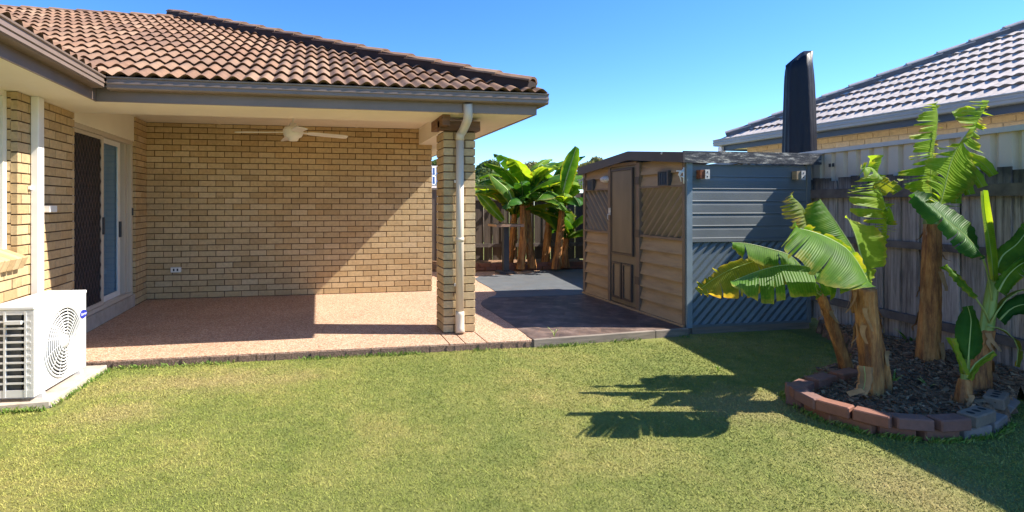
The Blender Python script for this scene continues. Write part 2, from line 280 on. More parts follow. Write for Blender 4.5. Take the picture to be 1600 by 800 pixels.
# ------------------------------------------------------------------ mesh building
WP = {}
class MB:
    def __init__(s): s.v = []; s.f = []; s.mi = []; s.sm = []; s.uv = {}
    def add(s, vs, fs, mi=0, smooth=False):
        o = len(s.v); s.v += [tuple(v) for v in vs]
        for f in fs: s.f.append(tuple(i + o for i in f)); s.mi.append(mi); s.sm.append(smooth)
        return s
    def box(s, x0, x1, y0, y1, z0, z1, mi=0):
        vs = [(x, y, z) for z in (z0, z1) for y in (y0, y1) for x in (x0, x1)]
        return s.add(vs, [(0, 2, 3, 1), (4, 5, 7, 6), (0, 1, 5, 4), (2, 6, 7, 3), (0, 4, 6, 2), (1, 3, 7, 5)], mi)
    def obox(s, c, ax, ay, az, mi=0):
        """box from centre and three half-axis vectors"""
        c = Vector(c); ax = Vector(ax); ay = Vector(ay); az = Vector(az)
        vs = [c + ax * i + ay * j + az * k for k in (-1, 1) for j in (-1, 1) for i in (-1, 1)]
        return s.add(vs, [(0, 2, 3, 1), (4, 5, 7, 6), (0, 1, 5, 4), (2, 6, 7, 3), (0, 4, 6, 2), (1, 3, 7, 5)], mi)
    def tube(s, pts, rad, n=12, cap=True, mi=0, flat=1.0, smooth=True):
        pts = [Vector(p) for p in pts]; rad = rad if isinstance(rad, (list, tuple)) else [rad] * len(pts)
        vs = []; up = None
        for i, p in enumerate(pts):
            d = (pts[min(i + 1, len(pts) - 1)] - pts[max(i - 1, 0)]).normalized()
            a = Vector((0, 0, 1)) if abs(d.z) < .95 else Vector((0, 1, 0))
            if up is None: u = a.cross(d).normalized()
            else: u = (up - d * up.dot(d)).normalized()
            up = u; v = d.cross(u)
            for k in range(n):
                t = 2 * math.pi * k / n; vs.append(p + (u * math.cos(t) + v * math.sin(t) * flat) * rad[i])
        fs = [(i * n + k, i * n + (k + 1) % n, (i + 1) * n + (k + 1) % n, (i + 1) * n + k) for i in range(len(pts) - 1) for k in range(n)]
        s.add(vs, fs, mi, smooth)
        if cap:
            o = len(s.v) - len(vs)
            s.f.append(tuple(o + k for k in reversed(range(n)))); s.mi.append(mi); s.sm.append(False)
            s.f.append(tuple(o + (len(pts) - 1) * n + k for k in range(n))); s.mi.append(mi); s.sm.append(False)
        return s
    def lathe(s, c, prof, n=24, mi=0, axis='Z'):
        vs = []
        for r, h in prof:
            for k in range(n):
                t = 2 * math.pi * k / n; a, b_ = r * math.cos(t), r * math.sin(t)
                vs.append((c[0] + a, c[1] + b_, c[2] + h) if axis == 'Z' else (c[0] + h, c[1] + a, c[2] + b_))
        fs = [(i * n + k, i * n + (k + 1) % n, (i + 1) * n + (k + 1) % n, (i + 1) * n + k) for i in range(len(prof) - 1) for k in range(n)]
        return s.add(vs, fs, mi, True)
    def extrude(s, prof, a, b, mi=0):
        """closed profile of 3D offsets swept from point a to point b"""
        n = len(prof); a = Vector(a); b = Vector(b)
        vs = [a + Vector(p) for p in prof] + [b + Vector(p) for p in prof]
        fs = [(k, (k + 1) % n, n + (k + 1) % n, n + k) for k in range(n)] + [tuple(reversed(range(n))), tuple(range(n, 2 * n))]
        return s.add(vs, fs, mi)
    def build(s, name, mats, parent=None, origin=None, kind=None, label=None):
        if not isinstance(mats, (list, tuple)): mats = [mats]
        if origin is None:
            if parent is not None: origin = WP[parent.name]
            else:
                a = np.array(s.v); lo, hi = a.min(0), a.max(0); origin = ((lo[0] + hi[0]) / 2, (lo[1] + hi[1]) / 2, lo[2])
        origin = Vector(origin)
        me = bpy.data.meshes.new(name)
        me.from_pydata([tuple(Vector(v) - origin) for v in s.v], [], s.f)
        for mm in mats: me.materials.append(M[mm])
        me.polygons.foreach_set("material_index", s.mi); me.polygons.foreach_set("use_smooth", s.sm)
        if s.uv:
            ul = me.uv_layers.new(name="UVMap"); li = np.zeros(len(me.loops), dtype=np.int32); me.loops.foreach_get("vertex_index", li)
            tab = np.zeros((len(s.v), 2)); 
            for k, q in s.uv.items(): tab[k] = q
            ul.data.foreach_set("uv", tab[li].ravel())
        me.update()
        return link(name, me, parent, origin, kind, label)
def link(name, me, parent=None, origin=(0, 0, 0), kind=None, label=None, rot=None):
    o = bpy.data.objects.new(name, me); COL.objects.link(o)
    o.location = Vector(origin) - (WP[parent.name] if parent is not None else Vector((0, 0, 0)))
    if parent is not None: o.parent = parent
    if rot is not None: o.rotation_euler = rot
    WP[o.name] = Vector(origin)
    if kind: o["kind"] = kind
    if label: o["label"] = label
    return o
def thing(name, label, cat, loc, group=None):
    o = link(name, None, None, loc); tag(o, label, cat, group); return o
def tag(o, label, cat, group=None):
    o["label"] = label; o["category"] = cat
    if group: o["group"] = group
    return o
def box_obj(name, mat, dims, parent=None, kind=None, label=None):
    return MB().box(*dims).build(name, mat, parent, kind=kind, label=label)
def bevel_mesh(me, w=.004, seg=1):
    bm = bmesh.new(); bm.from_mesh(me); bmesh.ops.bevel(bm, geom=list(bm.edges), offset=w, segments=seg, affect='EDGES', profile=.5); bm.to_mesh(me); bm.free(); me.update()
def shared_box(name, mat, sx, sy, sz, bev=0):
    mb = MB().box(-sx / 2, sx / 2, -sy / 2, sy / 2, -sz / 2, sz / 2)
    me = bpy.data.meshes.new(name); me.from_pydata(mb.v, [], mb.f); me.materials.append(M[mat])
    if bev: bevel_mesh(me, bev)
    return me

# ------------------------------------------------------------------ the setting
GZ = -.07
gm = MB(); gm.box(-150, 150, -60, 250, GZ - .5, GZ)
gm.build("lawn", "lawn_ground", kind="structure")
# patio slab: main sheet and the front strips left between the saw cuts
SF = 5.26
pm = MB()
pm.box(-2.42, 2.13, 5.71, 8.5, -.2, 0); pm.box(2.13, 3.9, 5.45, 8.5, -.2, 0)
pm.box(-2.42, -.0, SF, 5.71, -.2, 0)
for a, b_ in ((-.0, 1.264), (1.276, 1.424), (1.436, 1.644), (1.656, 2.13)): pm.box(a + .001, b_, SF, 5.709, -.2, -.0)
pm.box(1.765, 4.6, 8.5, 10.75, -.2, 0)
pm.build("patio", "exposed_aggregate", kind="structure")
em = MB()
for k in range(56):
    x0 = -2.42 + k * .0813; em.box(x0, x0 + .0813, SF - .006 - random.random() * .012, SF - .001, -.2, -.008 - random.random() * .006)
em.build("patio_edge", "slab_edge", kind="structure")
def ground_pt(px, py, z=0):
    return at(px, py, (EYE - z) * F / (py - CY))
def sheet(name, pts, z, mat, thick=.1, kind="structure"):
    n = len(pts); mb = MB()
    mb.add([(p[0], p[1], z) for p in pts] + [(p[0], p[1], z - thick) for p in pts], [tuple(range(n)), tuple(reversed(range(n, 2 * n)))] + [(k, k + n, (k + 1) % n + n, (k + 1) % n) for k in range(n)])
    return mb.build(name, mat, kind=kind)
curve = [ground_pt(*q) for q in ((832, 537), (800, 508), (766, 486), (755, 480), (751, 475), (754, 470), (763, 466))]
curve2 = [ground_pt(*q) for q in ((763, 466), (774, 462), (776, 457), (764, 449), (747, 440), (742, 435.5), (750, 432), (775, 430), (820, 429))]
yA = curve[-1].y
a_pts = [(p.x, p.y) for p in curve]
a_pts[0] = (2.14, 5.30)
sheet("dark_paving", [(4.02, 5.42), (4.02, yA)] + a_pts[::-1], .004, "dark_stamped_paving", .15)
sheet("slate_path", [(4.02, yA + .02), (5.9, yA + .02), (6.2, 10.72), (4.6, 10.72)] + [(p.x, max(p.y, yA + .02)) for p in curve2[::-1]], .006, "slate_paving", .15)
def in_poly(x, y, P):
    c = x != x
    for i in range(len(P)):
        (x1, y1), (x2, y2) = P[i - 1], P[i]
        if y1 != y2: c = c ^ (((y1 > y) != (y2 > y)) & (x < (x2 - x1) * (y - y1) / (y2 - y1) + x1))
    return c
# soil of the two garden beds
def soil(name, outline, z0, zf, n=46):
    xs = [p[0] for p in outline]; ys = [p[1] for p in outline]
    def inside(x, y):
        c = False
        for i in range(len(outline)):
            (x1, y1), (x2, y2) = outline[i - 1], outline[i]
            if (y1 > y) != (y2 > y) and x < (x2 - x1) * (y - y1) / (y2 - y1) + x1: c = not c
        return c
    mb = MB(); idx = {}
    for j in range(n + 1):
        for i in range(n + 1):
            x = min(xs) + (max(xs) - min(xs)) * i / n; y = min(ys) + (max(ys) - min(ys)) * j / n
            h = zf(x, y) + .035 * (noise.noise(Vector((x * 5, y * 5, 1))) + .5 * noise.noise(Vector((x * 14, y * 14, 4))))
            idx[i, j] = len(mb.v); mb.v.append((x, y, h if inside(x, y) else z0 - .03))
    for j in range(n):
        for i in range(n):
            q = (idx[i, j], idx[i + 1, j], idx[i + 1, j + 1], idx[i, j + 1])
            if sum(mb.v[k][2] > z0 - .029 for k in q) >= 2: mb.f.append(q); mb.mi.append(0); mb.sm.append(True)
    return mb.build(name, "mulch", kind="structure")
def fx(Y): return 5.36 + .15 * (Y - 3.3)          # the line of the paling fence
def soil_z(x, y): return -.02 + .09 * max(0, min(1, (x - 3.5) / 1.9))
SOIL = [(3.42, 3.30), (3.5, 3.05), (3.75, 2.9), (4.05, 2.86), (4.45, 2.88), (4.78, 3.02), (5.0, 3.2), (5.32, 3.1), (5.42, 3.9), (5.62, 5.2), (5.54, 5.3), (5.35, 4.95), (5.05, 4.45), (4.74, 4.12), (4.38, 3.90), (4.1, 3.84), (3.7, 3.66)]
soil("garden_soil", SOIL, GZ, soil_z)
soil("back_garden_soil", [(2.6, 10.9), (6.3, 10.9), (6.3, 12.4), (1.2, 12.4), (1.2, 10.8)], -.1, lambda x, y: .06, 24)
MB().box(1.2, 2.7, 10.76, 12.4, -.2, -.004).build("back_path", "exposed_aggregate", kind="structure")

# ------------------------------------------------------------------ house
house = thing("brick_house", "single storey buff brick house with brown tiled hip roof and open patio", "house", (-2.42, 8.5, 0))
CO = .0857
cache = {}
def bmesh_of(l, d, h, mat):
    k = (round(l, 3), round(d, 3), round(h, 3), mat)
    if k not in cache: cache[k] = shared_box("brick", mat, *k[:3], bev=.0025)
    return cache[k]
indiv = {"n": 0}
def lay(parent, spec, single, mat="buff_brick", jit=.0015):
    """spec: list of (centre, sx, sy, sz); single: how many of them become objects of their own"""
    rest = MB()
    for i, (c, sx, sy, sz) in enumerate(spec):
        c = Vector(c) + Vector((random.uniform(-jit, jit), random.uniform(-jit, jit), 0))
        if i < single: link("brick", bmesh_of(sx, sy, sz, mat), parent, c)
        else: rest.box(c.x - sx / 2, c.x + sx / 2, c.y - sy / 2, c.y + sy / 2, c.z - sz / 2, c.z + sz / 2)
    if rest.v: rest.build("brick", mat, parent, kind="stuff")
BH = .0737
def wall_x(y, x0, x1, z0, z1, ph, face=-1, courses=None, depth=.05, step=.24):
    """courses of a wall whose face looks along y (face -1 towards the eye)"""
    out = []; nrow = int(math.ceil((z1 - z0) / CO - .05))
    for r in range(nrow):
        zb = z0 + r * CO + .009; zt = min(zb + BH, z1 - .001)
        if zt - zb < .02: continue
        j = [x0 + .0] ; s = x0 + (ph + (.12 if r % 2 else 0)) % step
        while s < x1 - .03:
            if s > x0 + .03: j.append(s)
            s += step
        j.append(x1)
        for a, b_ in zip(j[:-1], j[1:]):
            a2 = a + (.005 if a > x0 else 0); b2 = b_ - (.005 if b_ < x1 else 0)
            out.append((((a2 + b2) / 2, y - face * depth / 2, (zb + zt) / 2), b2 - a2, depth, zt - zb))
    return out
def wall_y(x, y0, y1, z0, z1, ph, depth=.05, step=.24, face=1):
    out = []
    for (c, sx, sy, sz) in wall_x(0, y0, y1, z0, z1, ph, depth=depth, step=step):
        out.append(((x - face * depth / 2, c[0], c[2]), sy, sx, sz))
    return out
# back wall behind the patio
bw = box_obj("back_wall", "mortar", (-2.52, 1.757, 8.512, 8.74, -.05, 2.548), house)
sp_ = wall_x(8.5, -2.42, 1.765, 0, 2.545, .105)
# the bricks nearest the sunlit end show best: those become single objects
sp_.sort(key=lambda q: -q[0][0])
lay(bw, sp_, 110)
# return wall beside the door
rw = box_obj("return_wall", "mortar", (-2.60, -2.432, 8.022, 8.50, -.05, 2.548), house)
lay(rw, wall_y(-2.42, 8.01, 8.499, 0, 2.545, .12) , 60)
lay(rw, wall_x(8.01, -2.545, -2.472, 0, 2.545, .3), 0)
# side wall between window and door
sw = MB().box(-2.62, -2.432, 5.052, 6.098, -.05, 2.299).box(-2.62, -2.432, 1.0, 5.05, -.05, .94).build("side_wall", "mortar", house)
lay(sw, wall_y(-2.42, 5.04, 6.11, 0, 2.297, .06), 90)
lay(sw, wall_x(5.04, -2.53, -2.472, .87, 2.297, .3), 0)
lay(sw, wall_y(-2.42, 1.0, 5.035, 0, .87, .12), 12)
# outer end wall, behind the patio wall
ew = box_obj("end_wall", "mortar", (1.55, 1.757, 8.745, 15.0, -.05, 2.298), house)
lay(ew, wall_y(1.765, 8.5, 15.0, 0, 2.297, .12), 0)
box_obj("rear_wall", "mortar", (-8, 1.55, 14.8, 15.0, -.05, 2.298), house)
# pillar
PX0, PX1, PY0, PY1 = 1.311, 1.661, 5.71, 6.06
pl = box_obj("pillar", "mortar", (PX0 + .012, PX1 - .012, PY0 + .012, PY1 - .012, -.02, 2.155), house)
ps = []
for r in range(25):
    z = r * CO + .009 + BH / 2; a, b_, c_, d_ = PX0, PX1, PY0, PY1
    if r % 2: blk = [(a, a + .23, c_, c_ + .11), (a + .24, b_, c_, c_ + .23), (a, a + .11, c_ + .12, d_), (a + .12, b_, c_ + .24, d_)]
    else: blk = [(a, a + .11, c_, c_ + .23), (a + .12, b_, c_, c_ + .11), (b_ - .11, b_, c_ + .12, d_), (a, b_ - .12, c_ + .24, d_)]
    for k, (x0, x1, y0, y1) in enumerate(blk): ps.append((k, (((x0 + x1) / 2, (y0 + y1) / 2, z), x1 - x0, y1 - y0, BH)))
ps.sort(key=lambda q: q[0]); lay(pl, [q[1] for q in ps], 75, jit=.001)
# timber plate on the pillar
tp = MB(); tp.box(PX0 - .05, PX1 + .05, PY0 - .02, PY0 + .06, 2.158, 2.26).box(PX0 - .05, PX0 + .03, PY0 - .18, PY1 + .05, 2.19, 2.297).box(PX1 - .02, PX1 + .05, PY0 + .06, PY1 + .05, 2.158, 2.26)
tp.build("timber_plate", "brown_timber", house)
# soffits, bulkhead, ceiling, beam
box_obj("eave_soffit", "cream_paint", (-2.44, 2.205, 5.365, 6.12, 2.30, 2.318), house)
box_obj("eave_soffit", "cream_paint", (-2.60, -1.957, 0.0, 5.363, 2.301, 2.318), house)
box_obj("eave_soffit", "cream_paint", (1.758, 2.205, 6.122, 15.2, 2.301, 2.318), house)
box_obj("bulkhead", "cream_paint", (-2.44, 1.553, 6.10, 6.119, 2.32, 2.549), house)
box_obj("patio_ceiling", "ceiling_paint", (-2.60, 1.60, 6.10, 8.55, 2.551, 2.57), house)
box_obj("edge_beam", "cream_paint", (1.555, 1.757, 6.122, 8.499, 2.302, 2.549), house)
bt = MB()
for k in range(1, 4): bt.box(-2.42 + k * 1.0 - .02, -2.42 + k * 1.0 + .02, 6.121, 8.499, 2.544, 2.5505)
bt.build("cover_batten", "ceiling_paint", house)
box_obj("door_head_panel", "cream_paint", (-2.52, -2.44, 6.112, 8.008, 2.215, 2.55), house)
# fascias
box_obj("fascia", "gutter_metal", (-1.955, 2.21, 5.345, 5.363, 2.29, 2.43), house)
box_obj("fascia", "gutter_metal", (-1.955, -1.937, 0, 5.344, 2.291, 2.43), house)
box_obj("fascia", "gutter_metal", (2.192, 2.21, 5.364, 15.2, 2.291, 2.43), house)
GP = [(0, 0), (.09, 0), (.103, .012), (.103, .04), (.112, .046), (.112, .060), (.103, .066), (.103, .088), (.116, .093), (.118, .105), (.108, .109), (.098, .10), (.094, .09), (.094, .012), (.006, .010), (.004, .10), (0, .10)]
def gutter(a, b_, out, mat="gutter_metal", parent=None, z=2.385):
    ox, oy = out; return MB().extrude([(ox * o, oy * o, h) for o, h in GP], (*a, z), (*b_, z)).build("gutter", mat, parent)
gutter((2.296, 5.345), (-1.82, 5.345), (0, -1), parent=house)
gutter((-1.937, 0), (-1.937, 5.226), (1, 0), parent=house)
gutter((2.21, 5.345), (2.21, 15.3), (1, 0), parent=house)
# roof
TL, TW = .36, .27
def tile_mesh(mat, amp=.036, lift=.030, under=.85):
    mb = MB(); n = 16; L = TL + .06
    def wz(x): return amp * (.5 - .5 * math.cos(2 * math.pi * x / (TW / 2))) ** .75
    for y, lz in ((-.0, lift), (L, 0)):
        for i in range(n + 1): x = TW * i / n; mb.v.append((x, y, wz(x) + lz * 1.0 + .012))
    for i in range(n + 1): x = TW * i / n; mb.v.append((x, .055, wz(x) * under + lift - .022))
    for i in range(n + 1): mb.v.append(mb.v[i])      # the lip keeps its own sharp edge
    for i in range(n):
        mb.f.append((i, i + 1, n + 2 + i, n + 1 + i)); mb.mi.append(0); mb.sm.append(True)
        mb.f.append((2 * n + 2 + i, 2 * n + 3 + i, 3 * n + 4 + i, 3 * n + 3 + i)); mb.mi.append(0); mb.sm.append(False)
    me = bpy.data.meshes.new("roof_tile"); me.from_pydata(mb.v, [], mb.f); me.materials.append(M[mat])
    me.polygons.foreach_set("use_smooth", mb.sm); me.update(); return me
def roof_face(roof, me, o, u, v, n, i0, i1, rows, clips, stag=0, limit=300, front_first=True, keep=lambda p: True, vis=lambda p: True):
    """tiles laid on the plane through o; clips are vertical planes (point, inward normal)"""
    o, u, v, n = Vector(o), Vector(u), Vector(v), Vector(n)
    mat3 = Matrix((u, v, n)).transposed(); cnt = 0; rest = MB()
    for r in range(rows):
        for i in range(i0, i1):
            p = o + u * (i * TW + (stag if r % 2 else 0)) + v * (r * TL - .03)
            cor = [p + u * a + v * b_ for a in (0, TW) for b_ in (0, TL + .06)]
            ds = [[(c - q).dot(k) for c in cor] for q, k in clips]
            if any(max(d) < 0 for d in ds): continue
            cut = [ci for ci, d in enumerate(ds) if min(d) < 0]
            mtx = Matrix.Translation(p) @ mat3.to_4x4() @ Matrix.Rotation(random.uniform(-.004, .004), 4, 'X')
            m2 = me
            if cut:
                m2 = me.copy(); bm = bmesh.new(); bm.from_mesh(m2); bm.transform(mtx)
                for ci in cut:
                    q, k = clips[ci]
                    bmesh.ops.bisect_plane(bm, geom=bm.verts[:] + bm.edges[:] + bm.faces[:], plane_co=q, plane_no=k, clear_inner=True)
                bm.transform(mtx.inverted())
                if not bm.faces: bm.free(); continue
                bm.to_mesh(m2); bm.free(); m2.update()
            if cnt < limit and vis(p):
                t = link("roof_tile", m2, roof, p); t.rotation_euler = mtx.to_euler(); cnt += 1
            else:
                rest.add([mtx @ q.co for q in m2.vertices], [tuple(f.vertices) for f in m2.polygons], 0, True)
    if rest.v: rest.build("roof_tile", me.materials[0].name, roof, kind="stuff")
def cap_row(roof, a, b_, side, mat, bed, L=.40, w=.105, h=.036, lift=.105):
    """overlapping ridge caps from a up to b_"""
    a, b_ = Vector(a), Vector(b_); d = (b_ - a).normalized(); s = Vector(side).normalized(); up = s.cross(d).normalized()
    if up.z < 0: up = -up
    prof = [(-w, -.018), (-w * .95, .0), (-w * .5, h * .9), (0, h * 1.15), (w * .5, h * .9), (w * .95, .0), (w, -.018)]
    n = int((b_ - a).length / L) + 1; me = None
    mb = MB(); k = len(prof)
    for y, lz, in ((0, .022), (L + .04, -.004)):
        for x, z in prof: mb.v.append((x * (1.04 if y == 0 else .97), y, z + lz))
    for x, z in prof: mb.v.append((x * .9, .003, z - .0))
    for i in range(k - 1):
        mb.f.append((i, i + 1, k + i + 1, k + i)); mb.mi.append(0)
        mb.f.append((2 * k + i, 2 * k + i + 1, i + 1, i)); mb.mi.append(0)
    me = bpy.data.meshes.new("ridge_tile"); me.from_pydata(mb.v, [], mb.f); me.materials.append(M[mat]); me.update()
    m3 = Matrix((s, d, up)).transposed()
    if m3.determinant() < 0: m3 = Matrix((-s, d, up)).transposed()
    for i in range(n):
        p = a + d * (i * L) + up * lift
        t = link("ridge_tile", me, roof, p); t.rotation_euler = (m3 @ Matrix.Rotation(random.uniform(-.015, .015), 3, 'X')).to_euler()
    bm_ = MB(); bm_.extrude([tuple(s * x + up * z) for x, z in ((-w * 1.15, -.07), (-w * .9, lift + .012), (w * .9, lift + .012), (w * 1.15, -.07))], a, a + d * (n * L))
    bm_.build("bedding", bed, roof)
roof = link("roof", None, house, (0, 5.27, 2.5))
T = .4375; c_, s_ = 1 / math.hypot(1, T), T / math.hypot(1, T)
EX, EY, EZ = 2.25, 5.27, 2.475; D = 4.48
RP = Vector((EX - D, EY + D, EZ + D * T))
VX = -1.89
# decking under the tiles: front, right, left wing
MB().add([(EX, EY, EZ - .02), (EX - D, EY + D, EZ + D * T - .02), (VX - D, EY + D, EZ + D * T - .02), (VX, EY, EZ - .02)], [(0, 1, 2, 3)]).add(
    [(EX, EY, EZ - .02), (EX, EY + 2 * D, EZ - .02), (EX - D, EY + D, EZ + D * T - .02)], [(0, 1, 2)]).add(
    [(VX, -1, EZ - .02), (VX, EY, EZ - .02), (VX - D, EY + D, EZ + D * T - .02), (VX - D, -1, EZ + D * T - .02)], [(0, 1, 2, 3)]).add(
    [(EX, EY + 2 * D, EZ - .02), (-9, EY + 2 * D, EZ - .02), (-9, EY + D, EZ + D * T - .02), (EX - D, EY + D, EZ + D * T - .02)], [(0, 1, 2, 3)]).build("roof_deck", "roof_bedding", roof)
bt_me = tile_mesh("brown_tile")
rows = int(math.hypot(D, D * T) / TL) + 1
hipn = Vector((-1, -1, 0)).normalized(); valn = Vector((1, 1, 0)).normalized()
roof_face(roof, bt_me, (EX + .03, EY, EZ), (1, 0, 0), (0, c_, s_), (0, -s_, c_), -30, 1, rows,
          [(Vector((EX, EY, 0)), hipn), (Vector((VX, EY, 0)), valn), (Vector((0, EY + D, 0)), Vector((0, -1, 0)))], vis=lambda p: p.x > -.52 * p.y - .3)
# right hip face and left wing face (turned away from the eye)
roof_face(roof, bt_me, (EX, EY, EZ), (0, 1, 0), (-c_, 0, s_), (s_, 0, c_), 0, 30, rows,
          [(Vector((EX, EY, 0)), -hipn), (Vector((EX, EY + 2 * D, 0)), Vector((1, -1, 0)).normalized())], limit=0)
roof_face(roof, bt_me, (VX, EY, EZ), (0, 1, 0), (-c_, 0, s_), (s_, 0, c_), -18, 16, rows,
          [(Vector((VX, EY, 0)), -valn)], limit=0)
cap_row(roof, (EX - .10, EY + .10, EZ + .10 * T + .0), RP, Vector((1, 1, 0)), "brown_tile", "roof_bedding")
cap_row(roof, (-9, EY + D, RP.z - .04), RP - Vector((0, 0, .04)), Vector((0, 1, 0)), "brown_tile", "roof_bedding", lift=.06)
# round downpipe with its offset at the top
dp = MB(); Yp = PY0 - .055; dd = lambda px, py, y=Yp: at(px, py, 1) - Vector((0, 0, EYE))
def onY(px, py, Y):
    v = at(px, py, 1) - Vector((0, 0, EYE)); k = Y / v.y; return Vector((v.x * k, Y, EYE + v.z * k))
p0 = onY(731, 162, 5.31); p1 = onY(731.5, 186, 5.34); p2 = onY(718, 212, Yp); p3 = onY(718.5, 524, Yp)
p2.x = p3.x
dp.tube([p0, p1 + Vector((0, 0, .03)), p1 + Vector((-.005, .01, -.01)), p2 + Vector((.03, -.02, .055)), p2 + Vector((.004, 0, .01)), p2 + Vector((0, 0, -.05))], .046, 18)
dp.tube([p2 + Vector((0, 0, -.05)), Vector((p3.x, Yp, .19))], .041, 18)
dpo = dp.build("downpipe", "cream_pipe", house)
MB().tube([Vector((p3.x, Yp, .98)), Vector((p3.x, Yp, 1.02))], .046, 18).build("pipe_collar", "cream_pipe", dpo)
MB().tube([Vector((p3.x, Yp, .24)), Vector((p3.x, Yp, .2)), Vector((p3.x, Yp - .0, .06)), Vector((p3.x, Yp - .02, .012))], [.046, .048, .048, .05], 18).build("pipe_socket", "cream_pipe", dpo)
MB().box(p3.x - .05, p3.x + .05, Yp + .03, PY0, 1.6, 1.63).box(p3.x - .05, p3.x + .05, Yp + .03, PY0, .5, .53).build("pipe_clip", "white_plastic", dpo)
# square downpipe on the side wall
d2 = box_obj("downpipe", "white_plastic", (-2.418, -2.355, 5.24, 5.345, -.02, 2.30), house)
bevel_mesh(d2.data, .008, 2)
MB().box(-2.418, -2.40, 5.20, 5.385, 1.5, 1.53).build("pipe_clip", "white_plastic", d2)
# window beside it
win = link("window", None, house, (-2.52, 4.1, .95))
wf = MB(); wf.box(-2.56, -2.50, 4.985, 5.045, .95, 2.25).box(-2.56, -2.50, 2.6, 5.045, 2.252, 2.299).box(-2.56, -2.50, 2.6, 4.985, .95, 1.0).box(-2.56, -2.505, 4.0, 4.05, 1.0, 2.25).box(-2.56, -2.50, 2.6, 2.66, 1.0, 2.25)
wf.build("window_frame", "cream_paint", win)
box_obj("pane", "glass", (-2.535, -2.53, 2.66, 4.985, 1.0, 2.25), win)
cu = MB()
for k in range(26): y = 2.6 + k * .095; cu.add([(-2.66, y, .9), (-2.60, y + .0475, .9), (-2.66, y + .095, .9), (-2.66, y, 2.3), (-2.60, y + .0475, 2.3), (-2.66, y + .095, 2.3)], [(0, 1, 4, 3), (1, 2, 5, 4)])
cu.build("curtain", "purple_curtain", win)
sill = link("window_sill", None, house, (-2.46, 4.1, .95))
sme = shared_box("brick", "buff_brick", .20, .076, .10, bev=.004)
for k in range(14):
    y = 4.995 - k * .086; t = link("brick", sme, sill, (-2.448, y, .935)); t.rotation_euler = (0, R(22), 0)
MB().box(-2.52, -2.45, 2.6, 5.03, .87, .94).build("mortar_bed", "mortar", sill)
# sliding door
dr = link("sliding_door", None, house, (-2.5, 7.06, .17))
MB().box(-2.60, -2.425, 6.112, 8.0, .0, .155).build("door_step", "concrete", dr)
fr_ = MB(); fr_.box(-2.57, -2.455, 6.115, 6.16, .158, 2.21).box(-2.57, -2.455, 7.955, 8.003, .158, 2.21).box(-2.57, -2.452, 6.162, 7.953, 2.165, 2.212).box(-2.57, -2.45, 6.162, 7.953, .158, .20)
fr_.box(-2.56, -2.50, 7.83, 7.87, .2, 2.165).box(-2.56, -2.49, 7.90, 7.93, .2, 2.165)
fr_.build("door_frame", "frame_metal", dr)
ss = MB(); ss.box(-2.488, -2.462, 6.165, 6.20, .205, 2.16).box(-2.488, -2.462, 6.94, 7.005, .205, 2.16).box(-2.488, -2.462, 6.20, 6.94, 2.12, 2.16).box(-2.488, -2.462, 6.20, 6.94, .205, .25)
sso = ss.build("screen_door", "frame_metal", dr)
box_obj("insect_mesh", "screen_mesh", (-2.478, -2.474, 6.20, 6.94, .25, 2.12), sso)
gr = MB(); P = .11
def diag(y0, z0, y1, z1):
    a = Vector((-2.468, y0, z0)); b_ = Vector((-2.468, y1, z1)); d = b_ - a; L = d.length
    if L < .02: return
    d.normalize(); nrm = Vector((0, -d.z, d.y)); gr.obox((a + b_) / 2, d * L / 2, nrm * .004, Vector((.003, 0, 0)))
ya, yb, za, zb = 6.20, 6.94, .25, 2.12; sl_ = 1.7
k = -30
while k < 60:
    for sg in (1, -1):
        z_at = za + k * P * 1.25; a = (ya, z_at); b_ = (yb, z_at + (yb - ya) * sl_)
        if sg < 0: a, b_ = (yb, z_at), (ya, z_at + (yb - ya) * sl_)
        (y0, z0), (y1, z1) = a, b_
        t0 = max(0, (za - z0) / (z1 - z0)); t1 = min(1, (zb - z0) / (z1 - z0))
        if t1 > t0: diag(y0 + (y1 - y0) * t0, z0 + (z1 - z0) * t0, y0 + (y1 - y0) * t1, z0 + (z1 - z0) * t1)
    k += 1
gr.build("diamond_grille", "screen_grille", sso)
MB().box(-2.462, -2.44, 6.955, 6.985, 1.02, 1.22).build("handle", "dark_grey_metal", sso)
gp = MB(); gp.box(-2.53, -2.505, 7.0, 7.04, .205, 2.16).box(-2.53, -2.505, 7.60, 7.68, .205, 2.16).box(-2.53, -2.505, 7.04, 7.60, 2.1, 2.16).box(-2.53, -2.505, 7.04, 7.60, .205, .27)
gpo = gp.build("glass_door", "white_plastic", dr)
box_obj("pane", "glass", (-2.52, -2.515, 7.04, 7.60, .27, 2.1), gpo)
MB().box(-2.505, -2.478, 7.625, 7.655, .95, 1.15).build("handle", "dark_grey_metal", gpo)
MB().box(-2.455, -2.44, 7.965, 7.99, 1.22, 1.32).build("latch_strike", "dark_grey_metal", dr)
box_obj("curtain", "blind_blue", (-2.552, -2.545, 7.03, 7.66, .24, 2.14), dr)
rm = MB(); rm.box(-3.6, -3.5, 6.1, 10.5, 0, 2.5).box(-3.6, -2.6, 6.0, 6.1, 0, 2.5).box(-3.6, -2.57, 7.75, 7.85, 0.1, 2.5).box(-3.6, -2.6, 6.1, 8.0, .0, .10)
rm.build("room_wall", "interior_wall", dr)
